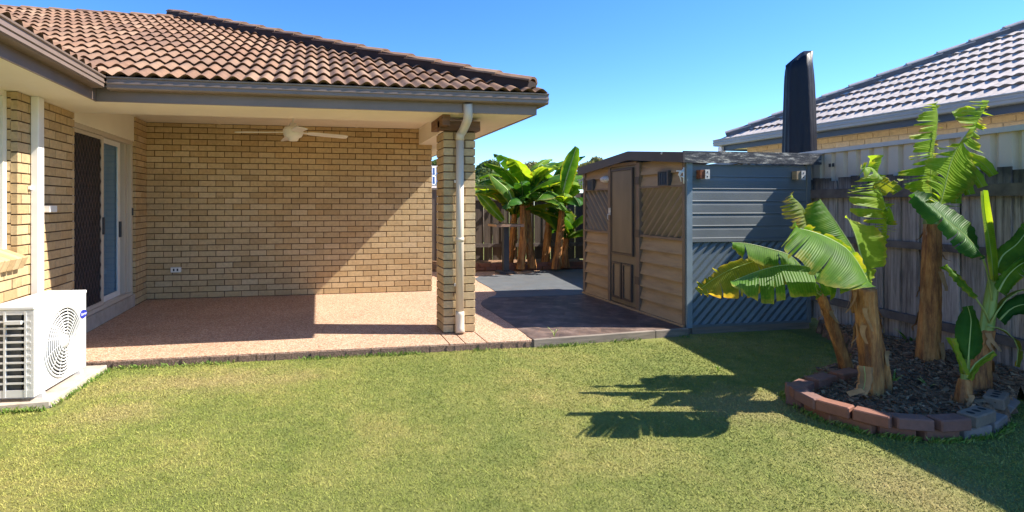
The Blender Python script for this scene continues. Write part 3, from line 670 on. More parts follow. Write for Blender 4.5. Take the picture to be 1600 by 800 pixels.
# ------------------------------------------------------------------ small things on the walls
ob = MB(); ob.box(-2.02 - .07, -2.02 + .07, 8.455, 8.497, .385, .46); o = ob.build("power_outlet", "white_plastic"); bevel_mesh(o.data, .006, 2)
tag(o, "small white weatherproof power outlet low on the patio brick wall", "power outlet")
MB().box(-2.055, -2.035, 8.448, 8.455, .405, .44).box(-2.005, -1.985, 8.448, 8.455, .405, .44).build("switch", "dark_grey_metal", o)
ob = MB(); ob.box(-2.417, -2.36, 5.46, 5.60, 1.30, 1.36); o = ob.build("wall_tap_box", "white_plastic"); bevel_mesh(o.data, .006, 2)
tag(o, "small pale box fixed to the brick wall right of the square downpipe", "wall box")
MB().tube([(-2.39, 5.60, 1.345), (-2.39, 5.63, 1.345)], .012, 10).build("spout", "galvanised", o)
# ceiling fan
fc = at(458, 208, 6.95)
fan = thing("ceiling_fan", "white four blade ceiling fan hanging from the patio ceiling", "fan", (fc.x, fc.y, 2.55))
MB().lathe((fc.x, fc.y, 0), [(.0, 2.549), (.065, 2.548), (.06, 2.50), (.03, 2.47), (0.012, 2.465)], 20).build("canopy", "white_plastic", fan)
MB().tube([(fc.x, fc.y, 2.47), (fc.x, fc.y, 2.36)], .012, 10).build("rod", "white_plastic", fan)
MB().lathe((fc.x, fc.y, fc.z), [(0.012, .13), (.04, .125), (.055, .09), (.10, .075), (.125, .045), (.128, .01), (.12, -.005), (.122, -.02), (.105, -.05), (.07, -.065), (.062, -.09), (.05, -.10), (0, -.105)], 28).build("motor", "white_plastic", fan)
for k in range(4):
    a = R(11 + 90 * k) - YAW * 0; d = Vector((math.cos(a), math.sin(a), 0)); s2 = Vector((-d.y, d.x, 0)); tl = R(10)
    nrm = (Vector((0, 0, 1)) * math.cos(tl) + s2 * math.sin(tl)); ss2 = s2 * math.cos(tl) - Vector((0, 0, 1)) * math.sin(tl)
    c = Vector((fc.x, fc.y, fc.z + .01)); bl = MB()
    st = [(.10, .02), (.17, .022), (.2, .05), (.25, .062), (.66, .068), (.69, .055), (.70, .03)]
    vs = []
    for t, wd in st:
        dz = Vector((0, 0, -.03 * (t / .7)))
        for sg in (-1, 1):
            for hh in (-.004, .004): vs.append(c + dz + d * t + ss2 * wd * sg + nrm * hh)
    fs = [(0, 1, 3, 2), (24, 26, 27, 25)]
    for i in range(len(st) - 1):
        q = i * 4; fs += [(q, q + 4, q + 5, q + 1), (q + 1, q + 5, q + 7, q + 3), (q + 3, q + 7, q + 6, q + 2), (q + 2, q + 6, q + 4, q)]
    bl.add(vs, fs).build("blade", "white_plastic", fan)
# ------------------------------------------------------------------ air conditioner and its pad
pad = MB(); pad.add([(-2.40, 4.28, GZ - .05), (-1.87, 4.32, GZ - .05), (-1.80, 5.20, GZ - .05), (-2.40, 5.20, GZ - .05), (-2.40, 4.28, -.02), (-1.87, 4.32, -.02), (-1.80, 5.20, -.02), (-2.40, 5.20, -.02)],
   [(0, 3, 2, 1), (4, 5, 6, 7), (0, 1, 5, 4), (1, 2, 6, 5), (2, 3, 7, 6), (3, 0, 4, 7)])
po = pad.build("concrete_pad", "concrete"); tag(po, "pale concrete pad on the lawn under the air conditioner", "concrete pad"); bevel_mesh(po.data, .006)
A0 = Vector((-1.975, 4.33, 0)); ay = Vector((.055, .72, 0)).normalized(); ax = Vector((ay.y, -ay.x, 0)); L = .74; Wd = .30; Z0, Z1 = .012, .655
ac = thing("air_conditioner", "white outdoor air conditioner unit with round fan grille standing on a concrete pad", "air conditioner", tuple(A0 + ay * .37 - ax * .15 + Vector((0, 0, -.02))))
def A(u, v, z): return A0 + ax * u + ay * v + Vector((0, 0, z))   # u outward from the fan face, v along it
def abox(mb, u0, u1, v0, v1, z0, z1, mi=0):
    return mb.obox(A((u0 + u1) / 2, (v0 + v1) / 2, (z0 + z1) / 2), ax * (u1 - u0) / 2, ay * (v1 - v0) / 2, Vector((0, 0, (z1 - z0) / 2)), mi)
cs = MB()
# front panel with a round opening, gently bowed towards the far end
FC = (.0, .365, .315); FR = .272
ring = []; n = 48
def bow(v): return .012 * math.sin(math.pi * min(1, max(0, v / L)))
rect = []
for k in range(n):
    t = 2 * math.pi * k / n; c2, s2 = math.cos(t), math.sin(t)
    ring.append(A(bow(FC[1]), FC[1] + FR * c2, FC[2] + FR * s2))
    m_ = 1e9
    if c2 > 1e-6: m_ = min(m_, (L - FC[1]) / c2)
    if c2 < -1e-6: m_ = min(m_, (0 - FC[1]) / c2)
    if s2 > 1e-6: m_ = min(m_, (Z1 - .03 - FC[2]) / s2)
    if s2 < -1e-6: m_ = min(m_, (Z0 - FC[2]) / s2)
    v = FC[1] + m_ * c2; rect.append((v, FC[2] + m_ * s2))
cor = [(0, Z0), (L, Z0), (L, Z1 - .03), (0, Z1 - .03)]
for cv, cz in cor:     # snap nearest ring point to each corner
    k = min(range(n), key=lambda q: (rect[q][0] - cv) ** 2 + (rect[q][1] - cz) ** 2); rect[k] = (cv, cz)
mid = [A(bow(v) * .6 + (.004 if 0 < v < L else 0), FC[1] + (v - FC[1]) * .5 + 0, FC[2] + (z - FC[2]) * .5) for v, z in rect]
cs.add(ring + [A(0, v, z) for v, z in rect], [(k, (k + 1) % n, n + (k + 1) % n, n + k) for k in range(n)], 0, False)
cs.add([*ring] + [A(-.05, FC[1] + FR * .97 * math.cos(2 * math.pi * k / n), FC[2] + FR * .97 * math.sin(2 * math.pi * k / n)) for k in range(n)], [((k + 1) % n, k, n + k, n + (k + 1) % n) for k in range(n)], 1, True)
abox(cs, -Wd, -Wd + .01, .10, L, Z0, Z1 - .03); abox(cs, -Wd, -.0, L - .008, L, Z0, Z1 - .03); abox(cs, -Wd, -.002, .01, L - .01, Z0, Z0 + .02)
abox(cs, -.05, -.0005, 0.0, .012, Z0, Z1 - .03)
cs.build("body", ["white_metal", "fin_dark"], ac)
tp = MB(); abox(tp, -Wd - .006, .006, -.006, L + .006, Z1 - .029, Z1); o = tp.build("lid", "white_metal", ac); bevel_mesh(o.data, .008, 2)
ins = MB(); abox(ins, -.12, -.11, .13, .68, .06, .6); abox(ins, -Wd + .02, -.10, .03, .05, .05, .62); abox(ins, -.052, -.050, .14, .66, .09, .59); ins.build("coil", "fin_dark", ac)
fg = MB(); 
for r in [.262, .238, .214, .190, .166, .142, .118, .094, .07]:
    pts = [A(.012 + .016 * (1 - (r / .28) ** 2), FC[1] + r * math.cos(2 * math.pi * k / 40), FC[2] + r * math.sin(2 * math.pi * k / 40)) for k in range(41)]
    fg.tube(pts, .0058 if r < .25 else .009, 6, cap=False)
pts = [(0, .034), (.03, .034), (.045, .028), (.048, .015)]
for k in range(12):
    t = 2 * math.pi * k / 12
    fg.tube([A(.012 + .016 * (1 - (r / .28) ** 2) - .004, FC[1] + r * math.cos(t + r * 1.2), FC[2] + r * math.sin(t + r * 1.2)) for r in (.045, .1, .15, .2, .262)], .004, 5, cap=False)
n0 = len(fg.v); nn = 24
ctr = A(.034, FC[1], FC[2]); fg.add([ctr] + [A(.030, FC[1] + .05 * math.cos(2 * math.pi * k / nn), FC[2] + .05 * math.sin(2 * math.pi * k / nn)) for k in range(nn)] + [A(.015, FC[1] + .054 * math.cos(2 * math.pi * k / nn), FC[2] + .054 * math.sin(2 * math.pi * k / nn)) for k in range(nn)],
   [(0, 1 + k, 1 + (k + 1) % nn) for k in range(nn)] + [(1 + k, 1 + nn + k, 1 + nn + (k + 1) % nn, 1 + (k + 1) % nn) for k in range(nn)], 0, True)
fg.build("fan_grille", "white_metal", ac)
fb = MB()
for k in range(3):
    t = 2 * math.pi * k / 3; vs = []
    for r, w_ in ((.04, .5), (.12, .55), (.21, .5)):
        for sg in (-1, 1): vs.append(A(-.035 + .02 * sg, FC[1] + r * math.cos(t + sg * w_), FC[2] + r * math.sin(t + sg * w_)))
    fb.add(vs, [(0, 1, 3, 2), (2, 3, 5, 4)])
fb.build("fan_blade", "fin_dark", ac)
# end grille: two columns of louvres between posts
eg = MB(); abox(eg, -.022, -.0, -.001, .012, Z0, Z1 - .03); abox(eg, -.062, -.048, -.004, .012, Z0, Z1 - .03); abox(eg, -.20, -.185, -.004, .012, Z0, Z1 - .03); abox(eg, -Wd, -Wd + .02, -.002, .012, Z0, Z1 - .03)
abox(eg, -Wd, -.0, -.002, .012, Z0, Z0 + .05); abox(eg, -Wd, -.0, -.002, .012, Z1 - .06, Z1 - .03)
for k in range(1, 11):
    z = Z0 + .05 + k * .0485
    abox(eg, -Wd + .02, -.022, -.003, .011, z - .0065, z + .0065)
eg.build("side_grille", "white_metal", ac)
hd = MB(); abox(hd, -.185, -.075, -.022, -.004, .53, .555); hd.build("handle", "white_metal", ac)
ft = MB(); abox(ft, -Wd - .02, .02, .07, .11, -.02, Z0); abox(ft, -Wd - .02, .02, L - .13, L - .09, -.02, Z0); ft.build("foot", "white_metal", ac)
# oval badge with the maker's name on the fan face
bv, bz = .672, .465
bd = MB(); nn = 28
for (a, b2, e, mi) in ((.058, .030, .0010, 0),):
    for rr, uu in ((1.0, .002), (.96, .0035)):
        pass
def oval(mb, a, b2, u, mi):
    vs = [A(u + .010, bv + a * math.cos(2 * math.pi * k / nn), bz + b2 * math.sin(2 * math.pi * k / nn)) for k in range(nn)] + [A(0, bv + a * math.cos(2 * math.pi * k / nn), bz + b2 * math.sin(2 * math.pi * k / nn)) for k in range(nn)]
    mb.add(vs, [tuple(range(nn))] + [(k, k + nn, (k + 1) % nn + nn, (k + 1) % nn) for k in range(nn)], mi)
oval(bd, .055, .034, .004, 0); bo = bd.build("badge", "badge_blue", ac)
cu_ = bpy.data.curves.new("badge_lettering", 'FONT'); cu_.body = "Carrier"; cu_.size = .030; cu_.align_x = 'CENTER'; cu_.align_y = 'CENTER'; cu_.extrude = .0006; cu_.shear = .25
tmp = bpy.data.objects.new("tmp", cu_); COL.objects.link(tmp); bpy.context.view_layer.update()
tme = bpy.data.meshes.new_from_object(tmp.evaluated_get(bpy.context.evaluated_depsgraph_get())); bpy.data.objects.remove(tmp)
tme.materials.clear(); tme.materials.append(M["badge_white"])
bo2 = link("badge_lettering", tme, bo, A(.0150, bv, bz)); bo2.rotation_euler = Matrix((ay, Vector((0, 0, 1)), ax)).transposed().to_euler()

# ------------------------------------------------------------------ garden shed
SX, SY0, SY1, SX1 = 4.02, 5.45, 7.83, 5.60
shed = thing("garden_shed", "low garden shed with brown boarded front, blue grey side and shallow gable roof", "shed", ((SX + SX1) / 2, (SY0 + SY1) / 2, 0))
MB().box(SX + .04, SX1, SY0 + .04, SY1, .02, 1.82).build("carcass", "shed_barge", shed)
def board(mb, p0, p1, z0, z1, out, lap=.018):
    """one lapped board from p0 to p1 in plan, thick at the foot"""
    p0 = Vector((*p0, 0)); p1 = Vector((*p1, 0)); o = Vector((*out, 0))
    mb.add([p0 + Vector((0, 0, z0)), p1 + Vector((0, 0, z0)), p1 + o * lap + Vector((0, 0, z0)), p0 + o * lap + Vector((0, 0, z0)), p0 + Vector((0, 0, z1)), p1 + Vector((0, 0, z1)), p1 + o * .006 + Vector((0, 0, z1)), p0 + o * .006 + Vector((0, 0, z1))],
           [(0, 3, 2, 1), (4, 5, 6, 7), (0, 1, 5, 4), (3, 7, 6, 2), (0, 4, 7, 3), (1, 2, 6, 5)])
fro = link("front_wall", None, shed, (SX, 6.6, 0)); sid = link("side_wall", None, shed, (4.8, SY0, 0))
for y0, y1 in ((7.10, 7.80), (5.50, 6.33)):
    for k in range(6):
        z = .03 + k * .155; board(mb := MB(), (SX + .03, y0), (SX + .03, y1), z, z + .165, (-1, 0), .05); mb.build("board", "brown_board", fro)
    for k in range(2):
        z = 1.585 + k * .15; board(mb := MB(), (SX + .03, y0), (SX + .03, y1), z, z + .16, (-1, 0), .045); mb.build("board", "brown_board", fro)
board(mb := MB(), (SX + .03, 5.50), (SX + .03, 7.80), 1.83, 1.90, (-1, 0), .03); mb.build("board", "brown_board", fro)
def corr(name, mat, parent, origin, ux, w, z0, z1, out, slope, pitch=.086, amp=.018):
    """diagonal corrugated sheet in the plane ux/z; slope = +1 leans with ux, -1 against"""
    mb = MB(); origin = Vector(origin); ux = Vector(ux); out = Vector(out); ang = 1 / math.sqrt(2); H = z1 - z0
    # ridges run along r; sample along the across direction q, clip each strip to the panel
    ns_ = 8; q0, q1 = -(w + H), (w + H); vals = []
    nst = int((q1 - q0) * ang * 2 / pitch * ns_) 
    qs = [(-(H) if slope > 0 else 0) + i * pitch / ns_ / ang for i in range(int((w + H) / (pitch / ns_ / ang)) + 2)]
    def clipline(q):       # line x = q + z*slope, z from 0 to H, keep 0<=x<=w
        if slope > 0: za, zb_ = max(0, -q), min(H, w - q)
        else: za, zb_ = max(0, q - w), min(H, q)
        return (za, zb_) if zb_ > za else None
    prev = None
    for i, q in enumerate(qs):
        cl = clipline(q); hgt = amp * math.sin(2 * math.pi * i / ns_)
        if cl is None: prev = None; continue
        pts = [origin + ux * min(w, max(0, (q + z * slope))) + Vector((0, 0, z0 + z)) + out * hgt for z in cl]
        k = len(mb.v); mb.v += [tuple(p) for p in pts]
        if prev is not None: mb.f.append((prev, prev + 1, k + 1, k)); mb.mi.append(0); mb.sm.append(True)
        prev = k
    return mb.build(name, mat, parent)
corr("corrugated_panel", "brown_iron", fro, (SX + .01, 6.335, 0), (0, -1, 0), .83, .99, 1.57, (-1, 0, 0), 1)
corr("corrugated_panel", "brown_iron", fro, (SX + .01, 7.79, 0), (0, -1, 0), .70, .99, 1.57, (-1, 0, 0), -1)
for d6 in ((SX - .022, SX + .02, 7.10, 7.789, .962, .99), (SX - .022, SX + .02, 7.10, 7.789, 1.57, 1.592), (SX - .022, SX + .02, 5.506, 6.329, .962, .99), (SX - .022, SX + .02, 5.506, 6.329, 1.57, 1.592), (SX - .02, SX + .04, 7.79, 7.85, .0, 1.88), (SX - .025, SX + .02, 5.46, 5.505, .0, 1.84)):
    box_obj("trim", "brown_trim", d6, fro)
MB().box(SX - .04, SX + .02, 5.46, 7.85, -.0, .028).build("bottom_plate", "brown_board", fro)
dj = MB(); dj.box(SX - .03, SX + .02, 7.04, 7.10, .03, 1.92).box(SX - .03, SX + .02, 6.33, 6.40, .03, 1.90).box(SX - .03, SX + .02, 6.40, 7.04, 1.88, 1.92).build("door_jamb", "brown_trim", fro)
sd = link("shed_door", None, shed, (SX, 6.7, 0))
MB().box(SX - .012, SX + .02, 6.405, 7.035, .04, 1.875).build("door_leaf", "brown_door", sd)
pn = MB(); pn.box(SX - .034, SX - .0125, 6.49, 6.98, .72, 1.82); o = pn.build("door_panel", "brown_door", sd); bevel_mesh(o.data, .006)
pf = MB()
for (a, b2, c, d) in ((6.47, 7.0, 1.82, 1.845), (6.47, 7.0, .695, .72), (6.47, 6.49, .72, 1.82), (6.98, 7.0, .72, 1.82)): pf.box(SX - .042, SX - .0127, a, b2, c, d)
pf.build("panel_frame", "shed_barge", sd)
for y0 in (6.50, 6.75):
    f2 = MB(); f2.box(SX - .04, SX - .0128, y0, y0 + .22, .56, .585).box(SX - .04, SX - .0128, y0, y0 + .22, .10, .125).box(SX - .04, SX - .0128, y0, y0 + .03, .125, .56).box(SX - .04, SX - .0128, y0 + .19, y0 + .22, .125, .56)
    pdr = f2.build("vent_frame", "shed_barge", sd); box_obj("flap", "brown_iron", (SX - .026, SX - .0126, y0 + .031, y0 + .189, .126, .559), pdr)
hn = MB(); hn.box(SX - .05, SX - .012, 7.0, 7.05, 1.22, 1.32).tube([(SX - .05, 7.03, 1.24), (SX - .07, 7.03, 1.23), (SX - .07, 7.03, 1.17), (SX - .05, 7.03, 1.15)], .007, 8); hn.build("latch", "galvanised", sd)
for z in (.35, .95, 1.62): MB().box(SX - .036, SX - .03, 6.33, 6.42, z, z + .10).build("hinge", "shed_barge", sd)
# louvre vents and lamp on the front
for y0, z0, wv_, hv in ((5.72, 1.60, .20, .15), (7.50, 1.585, .17, .14)):
    vo = MB().box(SX - .05, SX, y0, y0 + .015, z0, z0 + hv).box(SX - .05, SX, y0 + wv_ - .015, y0 + wv_, z0, z0 + hv).box(SX - .05, SX, y0, y0 + wv_, z0 + hv, z0 + hv + .012).box(SX - .05, SX, y0, y0 + wv_, z0 - .012, z0).box(SX - .015, SX, y0 + .015, y0 + wv_ - .015, z0, z0 + hv).build("vent", "dark_grey_metal", shed)
    for k in range(5): y = y0 + .03 + k * (wv_ - .06) / 4; box_obj("slat", "navy_fascia", (SX - .045, SX - .016, y - .006, y + .006, z0 + .001, z0 + hv - .001), vo)
o = MB().lathe((SX - .028, 7.17, 1.72), [(.0, -.05), (.055, -.045), (.075, -.015), (.08, .0), (.08, .026)], 20, axis='X').build("bulkhead_lamp", "galvanised")
for v in o.data.vertices: v.co.z = (v.co.z - .08) * .62 + .08; 
tag(o, "oval white bulkhead lamp on the brown shed front beside the door", "lamp")
for v in o.data.vertices: v.co.y *= 1.25
for i, (y0, lb) in enumerate(((5.47, "small white scroll bracket at the near corner of the shed"), (7.84, "small white scroll bracket at the far corner of the shed"))):
    sb = MB(); c = Vector((SX - .03, y0, 1.69))
    sb.tube([c + Vector((-.02 - .045 * math.cos(t * .7) * (1 - t / 9), 0, .06 * math.sin(t * .7) * (1 - t / 9))) for t in range(9)], .007, 6).tube([c + Vector((-.03, 0, -.07)), c + Vector((-.05, 0, 0)), c + Vector((-.01, 0, .07))], .006, 6).tube([c + Vector((.0, 0, -.09)), c + Vector((.0, 0, .09))], .008, 6).tube([c + Vector((-.09, 0, .05)), c + Vector((.0, 0, .05))], .007, 6)
    o = sb.build("scroll_bracket", "white_plastic"); tag(o, lb, "bracket")
# blue grey side: pan boards above, diagonal iron below
for k in range(6):
    z = .985 + k * .1385; z1 = z + .1385
    mb = MB(); x0, x1, y = SX + .05, SX1 - .03, SY0 + .02
    pr = [(0, 0), (-.013, .003), (-.013, .008), (-.010, .016), (-.010, .1), (-.006, .122), (-.006, .1385), (.01, .1385), (.01, 0)]
    mb.extrude([(0, a, b2) for a, b2 in pr], (x0, y, z), (x1, y, z)); mb.build("board", "blue_grey_board", sid)
corr("corrugated_panel", "blue_grey_iron", sid, (SX + .05, SY0 + .012, 0), (1, 0, 0), 1.50, .03, .95, (0, -1, 0), 1, pitch=.076, amp=.010)
st = MB(); st.box(SX - .012, SX + .055, SY0 - .012, SY0 + .04, -.0, 1.835); st.build("corner_post", "blue_grey_post", sid)
MB().box(SX1 - .03, SX1 + .02, SY0 - .008, SY0 + .04, .0, 1.835).build("corner_post", "blue_grey_board", sid)
for za, zb in ((.952, .984), (.005, .03)): box_obj("trim", "blue_grey_board", (SX + .056, SX1 - .032, SY0 - .008, SY0 + .02, za, zb), sid)
MB().box(SX + .06, SX1, SY0 + .0, SY0 + .06, -.075, .004).build("floor_bearer", "sleeper_timber", shed)
for x in (4.03, 4.8, 5.5): MB().box(x - .03, x + .04, SY0 + .01, SY0 + .09, GZ - .1, -.078 if x > 4.1 else .0).build("stump", "sleeper_timber", shed)
# far wall, back and gable ends are closed
MB().box(SX + .02, SX1 + .01, SY1, SY1 + .02, 0, 1.83).build("rear_wall", "blue_grey_board", shed)
# shed roof: two low slopes, ridge along x
rf = link("shed_roof", None, shed, (4.8, 6.6, 1.9))
rx0, rx1 = SX - .07, SX1 + .12; ry0, rym, ry1 = SY0 - .045, 6.50, SY1 + .06
zz0, zzm, zz1 = 1.925, 2.035, 1.905
for (ya, za, yb, zb_) in ((ry0, zz0, rym, zzm), (rym, zzm, ry1, zz1)):
    mb = MB(); nseg = 64
    for i in range(nseg + 1):
        x = rx0 + (rx1 - rx0) * i / nseg; h = .009 * math.sin(i * 2 * math.pi / 4)
        mb.v += [(x, ya, za + h + .014), (x, yb, zb_ + h + .014)]
        if i: k = 2 * i; mb.f.append((k - 2, k - 1, k + 1, k)); mb.mi.append(0); mb.sm.append(True)
    mb.build("roof_sheet", "roof_sheet", rf)
for (ya, za, yb, zb_) in ((ry0 - .01, zz0, rym, zzm), (rym, zzm, ry1 + .01, zz1)):
    mb = MB(); mb.add([(rx0 - .02, ya, za - .095), (rx0, ya, za - .095), (rx0, ya, za + .02), (rx0 - .02, ya, za + .02), (rx0 - .02, yb, zb_ - .095), (rx0, yb, zb_ - .095), (rx0, yb, zb_ + .02), (rx0 - .02, yb, zb_ + .02)],
        [(0, 1, 2, 3), (4, 7, 6, 5), (0, 3, 7, 4), (1, 5, 6, 2), (3, 2, 6, 7), (0, 4, 5, 1)]); mb.build("barge_board", "shed_barge", rf)
MB().box(rx0, rx1, ry0 - .005, ry0 + .03, zz0 - .095, zz0 + .034).build("eave_board", "peeling_timber", rf)
for y in (5.78,): MB().lathe((rx0 - .024, y, 1.965), [(0, -.004), (.014, -.002), (.016, .004)], 10, axis='X').build("bolt_cap", "galvanised", rf)
# brackets on the side wall
for x, lb, rs in ((4.185, "galvanised bracket with rusty stub near the left end of the blue shed wall", True), (5.42, "galvanised bracket near the right end of the blue shed wall", False)):
    rt = thing("wall_bracket", lb, "bracket", (x, SY0, 1.70), "brackets on the blue shed wall")
    bk = MB(); bk.box(x + .0, x + .008, SY0 - .075, SY0 - .005, 1.65, 1.755).box(x + .0, x + .055, SY0 - .078, SY0 - .072, 1.65, 1.755); bk.build("plate", "galvanised", rt)
    MB().box(x + .02, x + .032, SY0 - .080, SY0 - .0785, 1.72, 1.735).box(x + .02, x + .032, SY0 - .080, SY0 - .0785, 1.67, 1.685).build("bolt_hole", "hole_dark", rt)
    MB().box(x - .055, x - .001, SY0 - .07, SY0 - .005, 1.655, 1.75).build("stub", "rust" if rs else "brown_board", rt)

# timber sleepers along the front of the dark paving
for (xa, ya, xb, yb, lb) in ((2.135, 5.235, 3.57, 5.36, "long sunlit grey timber sleeper edging the dark paving"), (3.575, 5.36, 4.0, 5.398, "short shaded timber sleeper at the shed corner")):
    a = Vector((xa, ya, 0)); b_ = Vector((xb, yb, 0)); d = (b_ - a); L_ = d.length; d.normalize(); nrm = Vector((-d.y, d.x, 0))
    mb = MB().obox((a + b_) / 2 + nrm * .02 + Vector((0, 0, -.045)), d * L_ / 2, nrm * .022, Vector((0, 0, .055))); o = mb.build("sleeper", "sleeper_timber"); bevel_mesh(o.data, .004)
    tag(o, lb, "timber edging")

# ------------------------------------------------------------------ fences
dF = Vector((.15, 1, 0)).normalized(); nF = Vector((-dF.y, dF.x, 0))     # nF points towards the garden
def fpt(Y, z=0, off=0): return Vector((fx(Y), Y, z)) + nF * off
tf = thing("paling_fence", "weathered grey timber paling fence with black mould behind the banana plants", "fence", tuple(fpt(4.5, .0)))
Y = 1.6; cnt = 0; rest = MB()
variants = []
for k in range(5):
    w_ = .098 + random.uniform(-.006, .006)
    variants.append((w_, None))
rot = math.atan2(dF.y, dF.x)
pal = {}
i = 0
while Y < 12.4:
    w_ = [.094, .10, .105, .097, .102][i % 5]; h = [1.66, 1.64, 1.665, 1.65, 1.645][(i * 3) % 5]; zb_ = .03
    key = (w_, h)
    if key not in pal:
        mb = MB().box(0, w_, -.008, .008, 0, h - zb_); me = bpy.data.meshes.new("paling"); me.from_pydata(mb.v, [], mb.f); me.materials.append(M["weathered_paling"]); bevel_mesh(me, .002); pal[key] = me
    p = fpt(Y, zb_ + random.uniform(-.02, .02), (.010 if i % 2 else -.008) + random.uniform(-.003, .003))
    o = link("paling", pal[key], tf, p); o.rotation_euler = (random.uniform(-.006, .006), random.uniform(-.006, .006), rot)
    Y += (w_ - .006 + (random.uniform(0, .005))) * dF.y; i += 1
for z, th in ((.30, .075), (.99, .065), (1.49, .10)):
    a, b_ = fpt(1.6, z, .045), fpt(12.4, z, .045)
    MB().obox((a + b_) / 2, (b_ - a) / 2, nF * .022, Vector((0, 0, th / 2))).build("rail", "weathered_rail", tf)
for Yp_ in (1.7, 4.15, 6.6, 9.0, 11.4):
    p = fpt(Yp_, 0, .0); MB().box(p.x + .02, p.x + .11, p.y - .05, p.y + .05, GZ - .1, 1.5).build("post", "weathered_rail", tf)
# cream steel fence next door, taller
cf = thing("steel_fence", "cream ribbed steel fence with capping standing behind the old palings", "fence", tuple(fpt(4.5, 0, -.13)))
def rib_panel(a, b_, z0, z1, mat, parent, pitch=.17, dep=.035, name="panel", nrm=None):
    a, b_ = Vector(a), Vector(b_); d = b_ - a; L_ = d.length; d.normalize(); nrm = nrm or Vector((-d.y, d.x, 0)); mb = MB(); prof = []
    s = 0
    while s < L_:
        for q, h in ((0, 0), (.10, 0), (.118, 1), (.150, 1), (.168, 0)):
            if s + q * pitch / .17 <= L_: prof.append((s + q * pitch / .17, h))
        s += pitch
    prof.append((L_, 0))
    for i, (q, h) in enumerate(prof):
        p = a + d * q + nrm * (-dep * h)
        mb.v += [(p.x, p.y, z0), (p.x, p.y, z1)]
        if i: k = 2 * i; mb.f.append((k - 2, k, k + 1, k - 1)); mb.mi.append(0); mb.sm.append(False)
    return mb.build(name, mat, parent)
Ya = 1.5
while Ya < 12.3:
    Yb = min(Ya + 2.36, 12.4); rib_panel(fpt(Ya, 0, -.13), fpt(Yb, 0, -.13), .1, 1.965, "cream_steel", cf, nrm=nF); Ya = Yb
    p = fpt(Yb, 0, -.12); MB().obox(p + Vector((0, 0, 1.02)), dF * .022, nF * .03, Vector((0, 0, .95))).build("post", "cream_steel", cf)
a, b_ = fpt(1.5, 1.985, -.14), fpt(12.4, 1.985, -.14)
MB().obox((a + b_) / 2, (b_ - a) / 2, nF * .04, Vector((0, 0, .022))).build("capping", "fence_cap_grey", cf)
p = fpt(5.33, 1.82, -.118); MB().obox(p, dF * .012, nF * .004, Vector((0, 0, .02))).obox(p + dF * .05, dF * .012, nF * .004, Vector((0, 0, .02))).build("plug", "dark_grey_metal", cf)
# rear fence: brown steel to the left, dark palings to the right
bf = thing("rear_steel_fence", "dark brown ribbed steel fence behind the bar table", "fence", (2.2, 12.5, 0))
Xs = -1.0
while Xs < 3.2:
    rib_panel((Xs, 12.5, 0), (min(Xs + 1.4, 3.2), 12.5, 0), .0, 1.70, "brown_steel", bf, pitch=.20, dep=.04, nrm=Vector((0, -1, 0))); 
    MB().box(Xs - .02, Xs + .03, 12.44, 12.50, -.05, 1.73).build("post", "brown_steel", bf); Xs += 1.4
st = MB()
for k in range(21): x = -1.0 + k * .20 + .13; st.box(x - .008, x + .008, 12.486, 12.499, 0.02, 1.69)
st.build("rib_edge", "pale_steel", bf)
MB().box(-1, 3.2, 12.455, 12.51, 1.702, 1.74).build("capping", "brown_steel", bf)
rp = thing("rear_paling_fence", "dark weathered paling fence behind the far banana clump", "fence", (5, 12.5, 0))
for k in range(36):
    x = 3.22 + k * .105; h = 1.70 + random.uniform(-.03, .02)
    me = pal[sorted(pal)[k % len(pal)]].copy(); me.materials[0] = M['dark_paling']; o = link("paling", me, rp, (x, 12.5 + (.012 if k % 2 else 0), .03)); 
for z in (.35, 1.45): MB().box(3.2, 7.0, 12.45, 12.485, z, z + .08).build("rail", "weathered_rail", rp)

# ------------------------------------------------------------------ neighbour's house
NX, NY, NZ = 7.68, 9.41, 2.575
nb = thing("neighbour_house", "neighbour's tan brick house with pale grey tiled roof beyond the fence", "house", (NX + .6, 6.5, 0))
nw = box_obj("wall", "tan_mortar", (NX + .31, 13.5, -2.0, NY - .3, -.1, 2.43), nb)
spn = [q for q in wall_y(NX + .3, 3.0, NY - .31, 1.65, 2.43, .1, face=-1)]
spn.sort(key=lambda q: -q[0][2]); lay(nw, spn, 150, "tan_brick")
MB().box(NX + .32, 13.5, NY - .3, NY - .29, -.1, 2.43).build("wall", "tan_mortar", nb)
MB().box(NX + .02, NX + .35, -2, NY - .0, 2.432, 2.445).build("soffit", "ceiling_paint", nb)
MB().box(NX + .35, 14, NY - .35, NY - .021, 2.433, 2.445).build("soffit", "ceiling_paint", nb)
MB().box(NX + .0, NX + .02, -2, NY, 2.40, 2.56).box(NX + .021, 14, NY - .02, NY, 2.40, 2.56).build("fascia", "navy_fascia", nb)
gg = [(-o * 1.0, 0, h * 1.15) for o, h in GP]
MB().extrude(gg, (NX, -2, 2.49), (NX, NY + .1, 2.49)).build("gutter", "slate_gutter", nb)
MB().extrude([(0, o, h * 1.15) for o, h in GP], (NX - .1, NY, 2.49), (14, NY, 2.49)).build("gutter", "slate_gutter", nb)
MB().box(NX - .05, NX + .04, NY - .06, NY + .03, 2.0, 2.475).build("downpipe", "white_plastic", nb)
nr = link("roof", None, nb, (NX, NY, NZ)); T2 = .5; c2_, s2_ = 1 / math.hypot(1, T2), T2 / math.hypot(1, T2); D2 = 5.2
MB().add([(NX, NY, NZ - .02), (NX + D2, NY - D2, NZ + D2 * T2 - .02), (NX + D2, -3, NZ + D2 * T2 - .02), (NX, -3, NZ - .02)], [(0, 1, 2, 3)]).add([(NX, NY, NZ - .02), (NX + 2 * D2, NY, NZ - .02), (NX + D2, NY - D2, NZ + D2 * T2 - .02)], [(0, 1, 2)]).build("roof_deck", "grey_bedding", nr)
